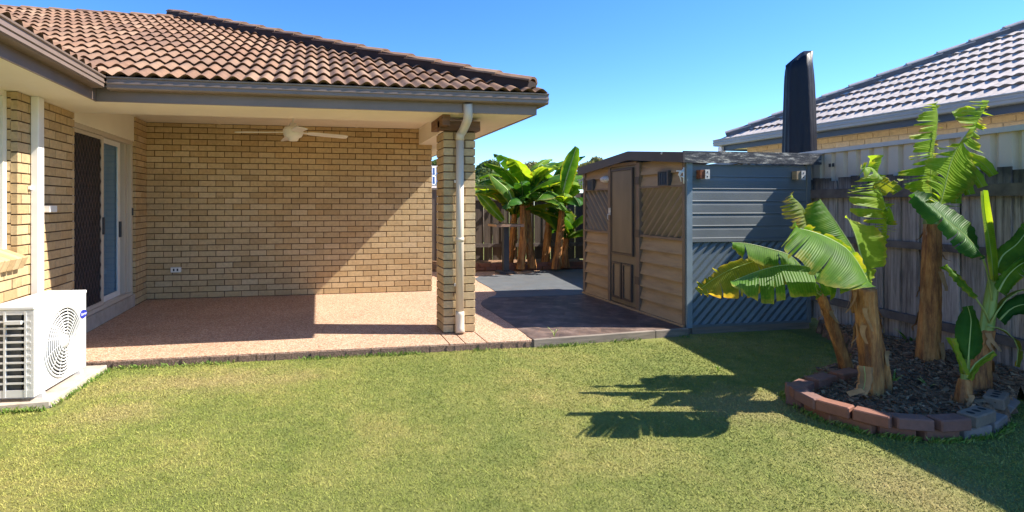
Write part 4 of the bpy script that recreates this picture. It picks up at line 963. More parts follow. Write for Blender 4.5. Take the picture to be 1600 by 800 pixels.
gt_me = tile_mesh("grey_tile", amp=.020, lift=.036, under=.0)
rows2 = int(math.hypot(D2, D2 * T2) / TL) + 1
vis2 = lambda p: p.x < 1.72 * p.y + .4
roof_face(nr, gt_me, (NX - .03, NY, NZ), (0, -1, 0), (c2_, 0, s2_), (-s2_, 0, c2_), -1, 32, rows2, [(Vector((NX, NY, 0)), Vector((-1, -1, 0)).normalized())], stag=.075, vis=vis2)
cap_row(nr, (NX + .08, NY - .08, NZ + .04), (NX + D2, NY - D2, NZ + D2 * T2), Vector((1, 1, 0)), "grey_tile", "grey_bedding")
# closed cantilever umbrella in its black cover
uc = Vector((6.46, 6.43, 0)); um = thing("covered_umbrella", "tall folded umbrella in a black vinyl cover behind the shed", "umbrella", tuple(uc))
cv = MB(); nseg = 56; rows_u = [(1.0, .205, .0), (1.6, .21, .0), (2.2, .20, -.002), (2.7, .188, -.006), (3.0, .178, -.01), (3.12, .172, -.012), (3.2, .165, -.012)]
lev = []
right = Vector((CYW, -SY, 0)); deep = Vector((SY, CYW, 0))
for (z, r, sh) in rows_u:
    for k in range(nseg):
        t = 2 * math.pi * k / nseg; fold = 1 + .06 * math.sin(5 * t + z * .9) + .035 * math.sin(11 * t - z * .5)
        cv.v.append(tuple(uc + right * (r * fold * math.cos(t) + sh) + deep * (r * .8 * fold * math.sin(t)) + Vector((0, 0, z))))
# slanted gathered top: low on the left, peak on the right
for (f_, dz) in ((.96, .0), (.75, .035), (.45, .055), (.15, .06)):
    for k in range(nseg):
        t = 2 * math.pi * k / nseg; x = .165 * f_ * math.cos(t); fold = 1 + .08 * math.sin(7 * t)
        hx = .06 + (1 - f_) * .10 + (math.cos(t) * f_ * .5 + .5) * .20
        cv.v.append(tuple(uc + right * (x * fold + .05 * (1 - f_) - .012) + deep * (.13 * f_ * fold * math.sin(t)) + Vector((0, 0, 3.2 + hx))))
nl = len(rows_u) + 4
for i in range(nl - 1):
    for k in range(nseg): cv.f.append((i * nseg + k, i * nseg + (k + 1) % nseg, (i + 1) * nseg + (k + 1) % nseg, (i + 1) * nseg + k)); cv.mi.append(0); cv.sm.append(True)
cv.f.append(tuple((nl - 1) * nseg + k for k in range(nseg))); cv.mi.append(0); cv.sm.append(True)
cv.build("cover", "black_vinyl", um)
MB().tube([uc, uc + Vector((0, 0, 1.05))], .04, 12).box(uc.x - .4, uc.x + .4, uc.y - .4, uc.y + .4, GZ, 0.0).build("pole", "dark_grey_metal", um)

# ------------------------------------------------------------------ bar table at the back
tb = ground_pt(790, 427); bt_ = thing("bar_table", "tall bar table with thin brown top on a dark post by the back fence", "table", (tb.x, tb.y, 0))
o = MB().box(tb.x - .28, tb.x + .28, tb.y - .28, tb.y + .28, .93, .975).build("tabletop", "table_top", bt_)
MB().box(tb.x - .055, tb.x + .055, tb.y - .055, tb.y + .055, .05, .93).build("post", "dark_grey_metal", bt_)
MB().box(tb.x - .17, tb.x + .13, tb.y - .15, tb.y + .15, .006, .05).build("base_plate", "dark_grey_metal", bt_)

# ------------------------------------------------------------------ brick edging of the near garden bed
def edging_brick(p0, p1, z0, parent, mat="edging_brick", h=.072, dep=.105, inward=None, tilt=0, holes=False, label=None):
    p0, p1 = Vector(p0), Vector(p1); d = (p1 - p0); L_ = min(.24, d.length - .012); d.normalize(); nrm = Vector((-d.y, d.x, 0))
    me = shared_box("brick", mat, L_, dep, h, bev=.007)
    bm = bmesh.new(); bm.from_mesh(me)
    for v in bm.verts: v.co += Vector((noise.noise(v.co * 30 + p0), noise.noise(v.co * 30 + p1), noise.noise(v.co * 25))) * .003
    bm.to_mesh(me); bm.free()
    c = (p0 + p1) / 2 + nrm * dep / 2; o = link("brick", me, parent, (c.x, c.y, z0 + h / 2)); o.rotation_euler = (tilt + random.uniform(-.02, .02), random.uniform(-.02, .02), math.atan2(d.y, d.x))
    if holes:
        hm = MB()
        for k in (-1, 0, 1): hm.lathe((k * L_ * .30, 0, h / 2 + .0015), [(.0, 0), (.021, 0)], 14)
        me2 = bpy.data.meshes.new("core_hole"); me2.from_pydata(hm.v, [], hm.f); me2.materials.append(M["hole_dark"]); 
        q = bpy.data.objects.new("core_hole", me2); COL.objects.link(q); q.parent = o; WP[q.name] = WP[o.name]
    if label: o["label"] = label
    return o
be = thing("brick_edging", "curved two course edging of red bricks round the banana bed", "garden edging", (4.1, 3.1, GZ))
def gp_(x, y, z): return ground_pt(x, y, z)
low = [(1222, 617, 1251, 641), (1254, 642, 1297, 664), (1303, 662, 1362, 681), (1371, 680, 1434, 689), (1445, 690, 1502, 689), (1508, 688, 1552, 681), (1556, 678, 1576, 664)]
for i, (a, b2, c, d) in enumerate(low):
    edging_brick(gp_(a, b2, GZ), gp_(c, d, GZ), GZ - .005, be, "blue_brick" if i >= 5 else "edging_brick", label="grey blue brick in the lower course" if i == 5 else None)
up_ = [(1225, 611, 1240, 623), (1239, 624, 1272, 641), (1272, 641, 1328, 656), (1329, 656, 1392, 672), (1401, 672, 1463, 676), (1471, 676, 1521, 674)]
for i, (a, b2, c, d) in enumerate(up_):
    z = GZ + .073; edging_brick(gp_(a, b2, z), gp_(c, d, z), z, be)
z = GZ + .073
edging_brick(gp_(1524, 672, z), gp_(1561, 659, z), z, be, "cored_brick", holes=True, label="pale cored brick in the upper course", h=.076)
edging_brick(gp_(1563, 655, z), gp_(1584, 622, z), z + .004, be, "cored_brick", holes=True, label="pale cored brick turned into the bed", h=.076)
edging_brick(gp_(1578, 660, GZ), gp_(1597, 634, GZ), GZ + .02, be, "blue_brick", tilt=.5)
# the far side of the ring, seen over the soil
for (a, b2, c, d) in ((1222, 607, 1252, 593), (1253, 593, 1290, 584), (1291, 584, 1330, 577), (1331, 577, 1368, 571)):
    p0, p1 = ground_pt(a, b2 - 3, .07), ground_pt(c, d - 3, .07)
    edging_brick(p1, p0, GZ + .005, be, "edging_brick", h=.14)
# far ring at the back garden
rb_ = thing("far_brick_edging", "low brick edging round the far banana clump", "garden edging", (4.0, 10.85, 0))
for r in range(2):
    for k in range(13):
        x = 2.75 + k * .245 + (.12 if r else 0); y = 10.95 - .12 * math.sin((x - 2.75) / 3.2 * math.pi)
        o = link("brick", bmesh_of(.232, .10, .072, "edging_brick"), rb_, (x, y, .04 + r * .076)); o.rotation_euler = (0, 0, random.uniform(-.05, .05))

# ------------------------------------------------------------------ banana plants
def cr(P, n):
    """smooth curve through P, n samples"""
    P = [Vector(p) for p in P]; out = []; k = len(P) - 1
    for i in range(n):
        t = i / (n - 1) * k; j = min(int(t), k - 1); u = t - j
        p0, p1, p2, p3 = P[max(j - 1, 0)], P[j], P[j + 1], P[min(j + 2, k)]
        out.append(.5 * ((2 * p1) + (p2 - p0) * u + (2 * p0 - 5 * p1 + 4 * p2 - p3) * u * u + (-p0 + 3 * p1 - 3 * p2 + p3) * u ** 3))
    return out
def leaf(parent, mid_, sides, mat="banana_leaf", n=34, tear=.25, rib=.0075, sag=.03, ripple=.006, stalk=None, seed=0, gap=.35, name="leaf"):
    """midrib polyline plus one or two edge polylines; tears open between the side veins"""
    rg = random.Random(seed); mb = MB(); C = cr(mid_, n); m_ = 6
    for E in sides:
        E = cr(E, n); groups = []; cur = [0]
        for i in range(1, n):
            cur.append(i)
            if rg.random() < tear or i == n - 1:
                groups.append(cur); cur = [i]
        for g in groups:
            if len(g) < 2: continue
            tw = rg.uniform(-1, 1) * .032 * (1 if tear > .05 else 0); ext = rg.uniform(-.10, .04) if tear > .05 else 0; a0, a1 = g[0], g[-1]; base = len(mb.v)
            for i in g:
                t = (i - a0) / max(1, a1 - a0); w_ = E[i] - C[i]
                tan = (C[min(i + 1, n - 1)] - C[max(i - 1, 0)]); seg = tan.length; tan.normalize()
                nrm = tan.cross(w_); nrm = nrm.normalized() if nrm.length > 1e-6 else Vector((0, 0, 1))
                for k in range(m_ + 1):
                    s = k / m_
                    pull = (0.5 - t) * gap * s * s * seg * (1 if len(groups) > 1 else 0)
                    p = C[i] + w_ * s * (1 + ext * s) + tan * pull + nrm * (sag * math.sin(math.pi * s * .9) + ripple * math.sin(i * 2.3) * s + tw * s * s + .5 * tw * (t - .5) * s)
                    q = len(mb.v); mb.v.append(tuple(p)); mb.uv[q] = (i / n, s * .8 + .35 * max(0, .12 - i / n) + (.9 * max(0, i / n - .9)))
            for a in range(len(g) - 1):
                for k in range(m_):
                    q = base + a * (m_ + 1) + k; mb.f.append((q, q + 1, q + m_ + 2, q + m_ + 1)); mb.mi.append(0); mb.sm.append(True)
    o = len(mb.v); st_ = ([Vector(p) for p in stalk] if stalk else []) + C[::2] + [C[-1]]
    nst = len(st_); mb.tube(st_, [max(.0022, rib * (1 - .85 * i / nst)) for i in range(nst)], 7, mi=1, flat=.7)
    return mb.build(name, [mat, "leaf_rib"], parent)
def trunk(parent, pts, rad, mat="banana_trunk", seed=0, flakes=8, name="trunk"):
    rg = random.Random(seed); C = cr(pts, 22); mb = MB(); n = 54; vs = []
    for i, p in enumerate(C):
        t = i / 21; r0 = np.interp(t * (len(rad) - 1), range(len(rad)), rad)
        for k in range(n):
            a = 2 * math.pi * k / n
            lay_ = ((k / n) * 3 + p.z * .9 + .25 * noise.noise(Vector((p.z * 3, seed, 0)))) % 1.0
            r = r0 * (.93 + .15 * lay_ + .11 * noise.noise(Vector((math.cos(a) * 1.7, math.sin(a) * 1.7, p.z * 2.5 + seed))) + .12 * noise.noise(Vector((math.cos(a) * 5, math.sin(a) * 5, p.z * 1.5 + seed))) + .05 * noise.noise(Vector((a * 9, p.z * 9, seed))))
            vs.append(p + Vector((math.cos(a) * r, math.sin(a) * r, 0)))
    mb.add(vs, [(i * n + k, i * n + (k + 1) % n, (i + 1) * n + (k + 1) % n, (i + 1) * n + k) for i in range(21) for k in range(n)] + [tuple(21 * n + k for k in range(n))], 0, True)
    o = mb.build(name, mat, parent)
    fl = MB()
    for j in range(flakes):      # loose strips of old leaf sheath hanging from the stem
        t = rg.uniform(.15, 1.0); p = C[int(t * 21)]; a = rg.uniform(0, 6.28); r = np.interp(t * (len(rad) - 1), range(len(rad)), rad) * 1.03
        d = Vector((math.cos(a), math.sin(a), 0)); s2 = Vector((-d.y, d.x, 0)); L_ = rg.uniform(.05, .18); w_ = rg.uniform(.008, .026); q = []
        for k in range(6):
            u = k / 5; c = p + d * (r + .04 * u * u * rg.uniform(.6, 1.3) + .004) + Vector((0, 0, -L_ * u)) + s2 * .02 * math.sin(u * 3 + j)
            ww = w_ * (1 - u * .55); q += [c - s2 * ww, c + s2 * ww + d * .006]
        fl.add(q, [(2 * k, 2 * k + 1, 2 * k + 3, 2 * k + 2) for k in range(5)], 0, True)
    if flakes: fl.build("dry_sheath", "dry_leaf", parent, kind="stuff")
    return o
def W(pts, d=None): return [at(p[0], p[1], p[2] if len(p) > 2 else d) for p in pts]

# --- plant A: leaning slender stem (its leaves merge with B's)
bA = ground_pt(1327, 583, 0)
pA = thing("banana_plant", "slender leaning banana stem at the left of the near clump", "banana plant", (bA.x, bA.y, 0))
dA = 4.45
trunk(pA, W([(1327, 592), (1318, 560), (1306, 525), (1292, 485), (1281, 458)], dA), [.052, .046, .042, .038, .036], seed=2, flakes=7)
leaf(pA, W([(1283, 462), (1240, 432), (1195, 408), (1150, 418), (1118, 434), (1090, 455)], 4.35), [W([(1285, 462), (1235, 446), (1200, 452), (1165, 465), (1128, 467), (1092, 458)], 4.38), W([(1284, 460), (1236, 426), (1190, 404), (1146, 413), (1112, 431), (1089, 452)], 4.3)], "banana_leaf_dry", tear=.4, seed=4, gap=.5)
leaf(pA, W([(1278, 455), (1262, 430), (1235, 400), (1200, 388), (1165, 380), (1143, 379)], 4.2), [W([(1279, 456), (1258, 438), (1232, 420), (1196, 418), (1165, 406), (1144, 386)], 4.15)], "banana_leaf", tear=.12, seed=5, sag=.02)
# --- plant B: thick stem
bB = ground_pt(1362, 624, 0)
pB = thing("banana_plant", "stout banana stem with peeling bark and broad leaves spread over the shed side", "banana plant", (bB.x, bB.y, 0))
trunk(pB, W([(1364, 634), (1362, 590), (1358, 540), (1354, 490), (1350, 450)], 3.95), [.066, .068, .067, .064, .069], seed=3, flakes=22)
trunk(pB, W([(1386, 632), (1384, 590), (1374, 540), (1366, 500)], 4.0), [.034, .032, .028, .018], seed=9, flakes=3)
cB = (1355, 446)
leaf(pB, W([(1352, 448), (1325, 437), (1290, 422), (1234, 414), (1190, 422), (1143, 440)], 3.8), [W([(1350, 450), (1325, 457), (1296, 465), (1250, 470), (1192, 470), (1143, 447)], 3.6)], "banana_leaf", tear=.14, seed=11, sag=.02)
leaf(pB, W([(1358, 449), (1350, 428), (1325, 391), (1290, 370), (1262, 360), (1243, 356)], 3.62), [W([(1352, 450), (1322, 452), (1292, 445), (1258, 426), (1222, 395), (1234, 364)], 3.38), W([(1360, 448), (1354, 424), (1330, 386), (1292, 363), (1264, 354), (1244, 353)], 3.64)], "banana_leaf", tear=.12, seed=12, sag=.045)
leaf(pB, W([(1356, 445), (1345, 415), (1332, 388), (1307, 349), (1293, 328), (1281, 311)], 3.80), [W([(1352, 443), (1325, 410), (1298, 385), (1266, 365), (1260, 335), (1266, 318)], 3.75)], "banana_leaf", tear=.06, seed=13)
leaf(pB, W([(1275, 372), (1262, 352), (1259, 338), (1255, 326), (1245, 314), (1234, 306)], 3.78), [W([(1262, 372), (1242, 358), (1232, 345), (1226, 332), (1222, 318), (1230, 307)], 3.72)], "banana_leaf_dry", tear=.5, seed=14, gap=.4)
leaf(pB, W([(1357, 446), (1351, 420), (1344, 395), (1337, 370), (1329, 350), (1322, 336)], 3.9), [W([(1372, 440), (1383, 415), (1384, 388), (1376, 366), (1361, 352), (1334, 338)], 4.12)], "banana_leaf_lime", tear=.08, seed=15, sag=.02)
# twisted old leaf standing up behind
leaf(pB, W([(1372, 410), (1382, 370), (1386, 345), (1382, 318), (1372, 285), (1371, 242)], 4.36), [W([(1368, 405), (1362, 370), (1344, 345), (1324, 308), (1330, 292), (1364, 244)], 4.24), W([(1378, 405), (1394, 372), (1400, 350), (1396, 322), (1385, 290), (1374, 243)], 4.5)], "banana_leaf_lime", tear=.35, seed=16, gap=.6, sag=.05, ripple=.012)
leaf(pB, W([(1372, 278), (1368, 268), (1360, 262), (1350, 262)], 4.1), [W([(1372, 284), (1362, 282), (1350, 282), (1343, 272)], 4.05), W([(1373, 250), (1366, 254), (1352, 256), (1346, 258)], 4.12)], "banana_leaf_lime", n=14, tear=.3, seed=17, rib=.004)
leaf(pB, W([(1366, 286), (1378, 284), (1390, 291), (1403, 300)], 4.1), [W([(1366, 292), (1378, 293), (1390, 298), (1401, 302)], 4.08), W([(1368, 276), (1380, 279), (1393, 287), (1404, 298)], 4.12)], "banana_leaf_dry", n=12, tear=.3, seed=18, rib=.004)
leaf(pB, W([(1384, 330), (1388, 322), (1394, 332), (1397, 345)], 4.12), [W([(1370, 330), (1378, 338), (1388, 348), (1394, 350)], 4.08)], "banana_leaf_lime", n=12, tear=.4, seed=19, rib=.004)
# hanging pale sheath at the foot of the stem
leaf(pB, W([(1350, 572), (1352, 590), (1350, 605), (1345, 614)], 3.78), [W([(1345, 572), (1346, 590), (1344, 603), (1340, 612)], 3.76), W([(1360, 573), (1358, 590), (1354, 604), (1347, 616)], 3.8)], "dry_leaf", n=10, tear=0, seed=20, rib=.003, name="dry_sheath")
MB().add([tuple(p) for p in W([(1322, 612), (1345, 606), (1352, 612), (1328, 620), (1334, 608)], 3.75)], [(0, 1, 2, 3)]).build("dry_sheath", "dry_leaf", pB)
# --- plant C: tall stem
bC = ground_pt(1450, 578, .02)
pC = thing("banana_plant", "tallest banana stem with two shredded upright leaves against the fence", "banana plant", (bC.x, bC.y, .02))
trunk(pC, W([(1450, 580), (1451, 540), (1454, 470), (1456, 400), (1457, 340)], 4.6), [.095, .076, .068, .060, .050], seed=5, flakes=12)
trunk(pC, W([(1456, 350), (1456, 320), (1456, 290)], 4.6), [.06, .04, .025], "green_stem", seed=6, flakes=0, name="stem")
leaf(pC, W([(1456, 330), (1453, 285), (1457, 240), (1463, 205), (1465, 180), (1461, 161)], 4.5), [W([(1440, 318), (1402, 290), (1421, 246), (1426, 210), (1426, 182), (1452, 160)], 4.28), W([(1464, 320), (1476, 262), (1470, 236), (1468, 205), (1468, 180), (1462, 162)], 4.58)], "banana_leaf_lime", tear=.32, seed=21, gap=.75, sag=.03, ripple=.01, n=44)
leaf(pC, W([(1462, 340), (1474, 300), (1488, 245), (1513, 206), (1532, 181), (1545, 157)], 4.22), [W([(1448, 318), (1440, 278), (1443, 243), (1496, 215), (1500, 184), (1520, 158)], 4.0), W([(1490, 330), (1512, 308), (1540, 282), (1530, 225), (1541, 195), (1549, 160)], 4.36)], "banana_leaf_lime", tear=.32, seed=22, gap=.75, sag=.04, ripple=.012, n=46)
for q, (a, b2) in enumerate((((1490, 268), (1516, 304)), ((1500, 258), (1536, 292)), ((1510, 244), (1553, 274)), ((1484, 278), (1494, 318)), ((1526, 176), (1490, 180)))):
    m_ = ((a[0] + b2[0]) / 2 + 3, (a[1] + b2[1]) / 2 - 5); L_ = math.hypot(b2[0] - a[0], b2[1] - a[1]); nx, ny = -(b2[1] - a[1]) / L_ * 5, (b2[0] - a[0]) / L_ * 5
    leaf(pC, W([a, m_, b2], 4.4), [W([(a[0] + nx, a[1] + ny), (m_[0] + nx * 1.3, m_[1] + ny * 1.3), b2], 4.38), W([(a[0] - nx, a[1] - ny), (m_[0] - nx * 1.1, m_[1] - ny * 1.1), b2], 4.42)], "banana_leaf_lime", n=10, tear=0, seed=30 + q, rib=.002, name="leaf_strip")
# --- plant D: young green stem at the right
bD = ground_pt(1522, 624, 0)
pD = thing("banana_plant", "young green banana plant with an upright rolled leaf right of the tallest stem", "banana plant", (bD.x, bD.y, 0))
trunk(pD, W([(1523, 628), (1526, 590), (1532, 550), (1541, 515)], 3.95), [.092, .074, .055, .042], seed=7, flakes=26)
trunk(pD, W([(1538, 530), (1544, 495), (1549, 460), (1554, 430)], 3.95), [.042, .038, .034, .026], "green_stem", seed=8, flakes=0, name="stem")
leaf(pD, W([(1552, 440), (1549, 405), (1543, 360), (1538, 325), (1536, 297)], 3.9), [W([(1546, 436), (1541, 400), (1536, 355), (1532, 322), (1531, 299)], 3.85), W([(1559, 436), (1558, 400), (1553, 358), (1547, 322), (1543, 298)], 3.86)], "banana_leaf_lime", tear=0, seed=41, sag=.01, ripple=0, name="rolled_leaf")
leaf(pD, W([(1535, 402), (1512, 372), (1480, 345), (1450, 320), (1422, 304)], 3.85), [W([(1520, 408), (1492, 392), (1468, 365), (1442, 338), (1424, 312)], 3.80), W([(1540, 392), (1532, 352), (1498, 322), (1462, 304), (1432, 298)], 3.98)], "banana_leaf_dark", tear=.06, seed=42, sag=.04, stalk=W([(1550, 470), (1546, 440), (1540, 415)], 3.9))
leaf(pD, W([(1556, 425), (1566, 400), (1590, 380), (1612, 350)], 3.9), [W([(1556, 405), (1570, 385), (1590, 362), (1610, 345)], 3.95), W([(1568, 432), (1590, 418), (1612, 402), (1628, 372)], 3.8)], "banana_leaf", tear=.05, seed=43)
leaf(pD, W([(1560, 455), (1575, 430), (1600, 410), (1640, 400)], 3.8), [W([(1562, 445), (1578, 418), (1600, 398), (1640, 390)], 3.82), W([(1570, 462), (1590, 440), (1615, 425), (1645, 420)], 3.75)], "banana_leaf", tear=.05, seed=44)
leaf(pD, W([(1522, 462), (1508, 448), (1495, 436), (1484, 425), (1473, 416)], 3.8), [W([(1518, 468), (1504, 456), (1492, 444), (1482, 432), (1473, 418)], 3.76), W([(1526, 458), (1512, 441), (1500, 428), (1488, 418), (1476, 415)], 3.82)], "banana_leaf", tear=0, seed=45, n=18, stalk=W([(1546, 505), (1538, 485)], 3.85))
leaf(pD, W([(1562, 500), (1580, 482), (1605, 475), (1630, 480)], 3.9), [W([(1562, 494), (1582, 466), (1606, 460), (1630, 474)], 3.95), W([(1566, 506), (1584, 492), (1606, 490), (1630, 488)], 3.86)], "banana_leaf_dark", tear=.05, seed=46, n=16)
for q, pts in enumerate(([(1548, 505), (1570, 470), (1600, 452), (1625, 450)], [(1545, 510), (1570, 516), (1590, 540), (1588, 572)])):
    leaf(pD, W(pts, 3.9), [W([(p[0] + 3, p[1] + 3) for p in pts], 3.9)], "banana_leaf_dry", n=12, tear=.3, rib=.006, seed=47 + q, name="dry_leaf")
# --- plant E: small sucker in front
bE = ground_pt(1503, 645, 0)
pE = thing("banana_plant", "small banana sucker with one oval green leaf at the front of the bed", "banana plant", (bE.x, bE.y, 0))
trunk(pE, W([(1503, 648), (1505, 620), (1508, 592)], 3.7), [.055, .045, .032], seed=12, flakes=9)
trunk(pE, W([(1507, 598), (1509, 575), (1512, 555)], 3.7), [.024, .02, .012], "green_stem", seed=8, flakes=0, name="stem")
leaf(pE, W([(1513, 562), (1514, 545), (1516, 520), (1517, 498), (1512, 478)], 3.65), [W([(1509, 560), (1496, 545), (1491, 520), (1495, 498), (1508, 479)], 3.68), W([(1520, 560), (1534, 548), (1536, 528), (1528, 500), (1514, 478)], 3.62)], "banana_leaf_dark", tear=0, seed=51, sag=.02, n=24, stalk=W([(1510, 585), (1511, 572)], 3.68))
leaf(pE, W([(1508, 585), (1500, 562), (1492, 545), (1486, 528)], 3.68), [W([(1506, 586), (1497, 565), (1489, 548), (1485, 530)], 3.66), W([(1511, 583), (1506, 556), (1498, 541), (1487, 527)], 3.7)], "banana_leaf_lime", tear=0, seed=52, n=12, rib=.006)
leaf(pE, W([(1510, 590), (1522, 570), (1534, 560), (1552, 548)], 3.68), [W([(1512, 592), (1524, 574), (1536, 563), (1552, 550)], 3.66)], "banana_leaf_lime", tear=0, seed=53, n=12, rib=.006)
# --- small shoots in the soil
for i, (px, py, s, lb) in enumerate(((1450, 612, .9, "tiny green shoot in the soil below the tallest banana stem"), (1421, 548, 2.2, "leafy green shoot in the soil left of the tallest banana stem"), (1396, 605, 1.2, "short green shoot beside the stout banana stem"), (1122, 582, .8, "single weed tuft growing in the shaded lawn"), (866, 528, 1.0, "dry weed growing out of the joint of the dark paving"))):
    z = .0 if i != 3 else GZ
    b0 = ground_pt(px, py, z); wd = thing("green_shoot", lb, "weed", tuple(b0)); rg = random.Random(i)
    for k in range(5 if s < 2 else 6):
        a = rg.uniform(0, 6.28) if k else 1.5; L_ = .10 * s * rg.uniform(.7, 1.3); d = Vector((math.cos(a), math.sin(a), 0)); s2 = Vector((-d.y, d.x, 0)) * (.006 * s if i != 4 else .003)
        C = [b0 + d * (L_ * .55 * u * u) + Vector((0, 0, L_ * (u - .15 * u * u))) for u in (0, .33, .66, 1)]
        leaf(wd, C, [[C[0] + s2 * .4, C[1] + s2, C[2] + s2, C[3]], [C[0] - s2 * .4, C[1] - s2, C[2] - s2, C[3]]], "banana_leaf" if i != 4 else "banana_leaf_dry", n=8, tear=0, rib=.002, seed=k, sag=.0, ripple=0)
# mulch litter
lt = MB(); rg = random.Random(3)
for k in range(9000):
    x = rg.uniform(3.45, 5.45); y = rg.uniform(2.85, 5.3)
    if k % 9 == 0: x, y = rg.uniform(4.0, 5.4), rg.uniform(3.6, 5.3)
    if not in_poly(x, y, SOIL) or x > fx(y) - .04: continue
    z = soil_z(x, y) + .025 + rg.random() * .012; a = rg.uniform(0, 6.28); L_ = rg.uniform(.004, .022) if k % 12 else rg.uniform(.02, .05); w_ = L_ * rg.uniform(.12, .5)
    d = Vector((math.cos(a), math.sin(a), rg.uniform(-.5, .5))).normalized(); s2 = Vector((-d.y, d.x, rg.uniform(-.4, .4)))
    lt.obox((x, y, z), d * L_, s2 * w_, Vector((0, 0, .004)))
lt.build("leaf_litter", "litter", kind="stuff")
# --- far clump, grown by rule
def far_banana(loc, h, n_leaf, seed, label, r0=.085, lsize=1.0, stem_h=None):
    rg = random.Random(seed); loc = Vector(loc); p = thing("banana_plant", label, "banana plant", tuple(loc), "banana plants in the far bed")
    top = loc + Vector((rg.uniform(-.15, .15), rg.uniform(-.1, .1), h)); trunk(p, [loc, loc.lerp(top, .5) + Vector((rg.uniform(-.05, .05), 0, 0)), top], [r0, r0 * .85, r0 * .6], seed=seed, flakes=16)
    for k in range(n_leaf):
        a = 2 * math.pi * (k * .382 + rg.uniform(-.05, .05)) + seed; el = R(rg.uniform(25, 88)) ; L_ = rg.uniform(.85, 1.3) * lsize; d = Vector((math.cos(a), math.sin(a) * .8, 0))
        C = []; pos_ = top.copy(); ang = el; seg = L_ / 6
        for j in range(7): C.append(pos_.copy()); pos_ = pos_ + (d * math.cos(ang) + Vector((0, 0, math.sin(ang)))) * seg; ang -= R(rg.uniform(8, 20))
        s2 = Vector((-d.y, d.x, 0)); w_ = rg.uniform(.15, .22) * lsize; prof = [.15, .75, 1, 1, .9, .65, .05]; dr_ = rg.uniform(.1, .6)
        e1 = [c + (s2 * 1 + Vector((0, 0, -dr_))) * w_ * q for c, q in zip(C, prof)]; e2 = [c + (-s2 + Vector((0, 0, -dr_))) * w_ * q for c, q in zip(C, prof)]
        leaf(p, C, [e1, e2], rg.choice(["banana_leaf", "banana_leaf_dark", "banana_leaf", "banana_leaf_lime"]), n=22, tear=rg.choice([.05, .2, .35]), seed=seed * 10 + k, sag=.02, stalk=[top - Vector((0, 0, .15))])
    return p
fl_ = [(813, 1.3, 14, 101, "left front banana stem of the far clump with drooping leaves", 11.2), (832, 1.45, 14, 102, "middle banana stem of the far clump", 11.35), (868, 1.3, 14, 103, "right banana stem of the far clump leaning near the shed", 11.2),
       (852, 1.5, 12, 104, "rear banana stem of the far clump against the dark palings", 12.0), (795, 1.1, 12, 105, "low banana stem behind the bar table", 11.9), (884, .6, 8, 106, "short banana sucker at the foot of the far clump", 11.5)]
for px, h, nlf, sd_, lb, d in fl_:
    q = ground_pt(px, 415, .05); v = at(px, CY, d); far_banana((v.x, min(v.y, 12.2), .05), h, nlf, sd_, lb, lsize=1.2)
# three big leaves that stand out in the clump
pf_ = [o for o in COL.objects if o.get("label", "").startswith("left front banana stem")][0]
leaf(pf_, W([(803, 325), (795, 300), (780, 285), (764, 272)], 10.6), [W([(797, 322), (782, 303), (770, 290), (763, 273)], 10.5), W([(806, 318), (802, 298), (785, 280), (766, 271)], 10.7)], "banana_leaf", n=20, tear=.02, seed=61, rib=.02)
leaf(pf_, W([(786, 345), (770, 328), (756, 312), (744, 302)], 10.6), [W([(782, 348), (766, 335), (752, 320), (743, 304)], 10.5), W([(790, 342), (776, 320), (762, 306), (746, 301)], 10.7)], "banana_leaf", n=20, tear=.02, seed=62, rib=.02)
pr_ = [o for o in COL.objects if o.get("label", "").startswith("right banana stem")][0]
leaf(pr_, W([(880, 300), (886, 275), (894, 250), (901, 229)], 10.7), [W([(876, 292), (876, 270), (884, 245), (899, 229)], 10.75), W([(888, 302), (897, 280), (904, 255), (905, 234)], 10.6)], "banana_leaf", n=20, tear=.02, seed=63, rib=.02)

# ------------------------------------------------------------------ things beyond the fences
fh = thing("far_house", "distant house with grey tiled roof and solar panels seen beside the pillar", "house", (7.0, 29.5, 0))
a, b_, c, d = at(640, 259, 30), at(722, 259, 30), at(764, 297, 28), at(600, 297, 28)
MB().add([a, b_, c, d], [(3, 2, 1, 0)]).add([a, b_, b_ + Vector((0, 6, -1.5)), a + Vector((0, 6, -1.5))], [(0, 1, 2, 3)]).build("roof", "grey_tile", fh)
MB().box(d.x + .4, c.x - .4, d.y + .5, d.y + 5, 0, d.z - .0).build("wall", "far_wall", fh)
nrm = (b_ - a).cross(d - a).normalized(); nrm = nrm if nrm.z > 0 else -nrm
for i in range(4):
    for j in range(2):
        q = [at(652 + i * 9.5 + (0 if u < 1 else 8.6), 265 + j * 14 + (0 if v < 1 else 12.6), 29.7 - (j * 14 + v * 12.6) / 38 * 2 * .9) + nrm * .12 for u, v in ((0, 0), (1, 0), (1, 1), (0, 1))]
        so_ = MB().add(q + [p - nrm * .04 for p in q], [(0, 1, 2, 3), (0, 4, 5, 1), (1, 5, 6, 2), (2, 6, 7, 3), (3, 7, 4, 0)]).build("solar_panel", "solar_glass", fh)
        e = [(q[k] + nrm * .01, q[(k + 1) % 4] + nrm * .01) for k in range(4)]
        fm = MB(); [fm.tube([u, v], .022, 4) for u, v in e]; fm.tube([(q[0] + q[1]) / 2 + nrm * .01, (q[2] + q[3]) / 2 + nrm * .01], .012, 4); fm.build("frame", "badge_white", so_)
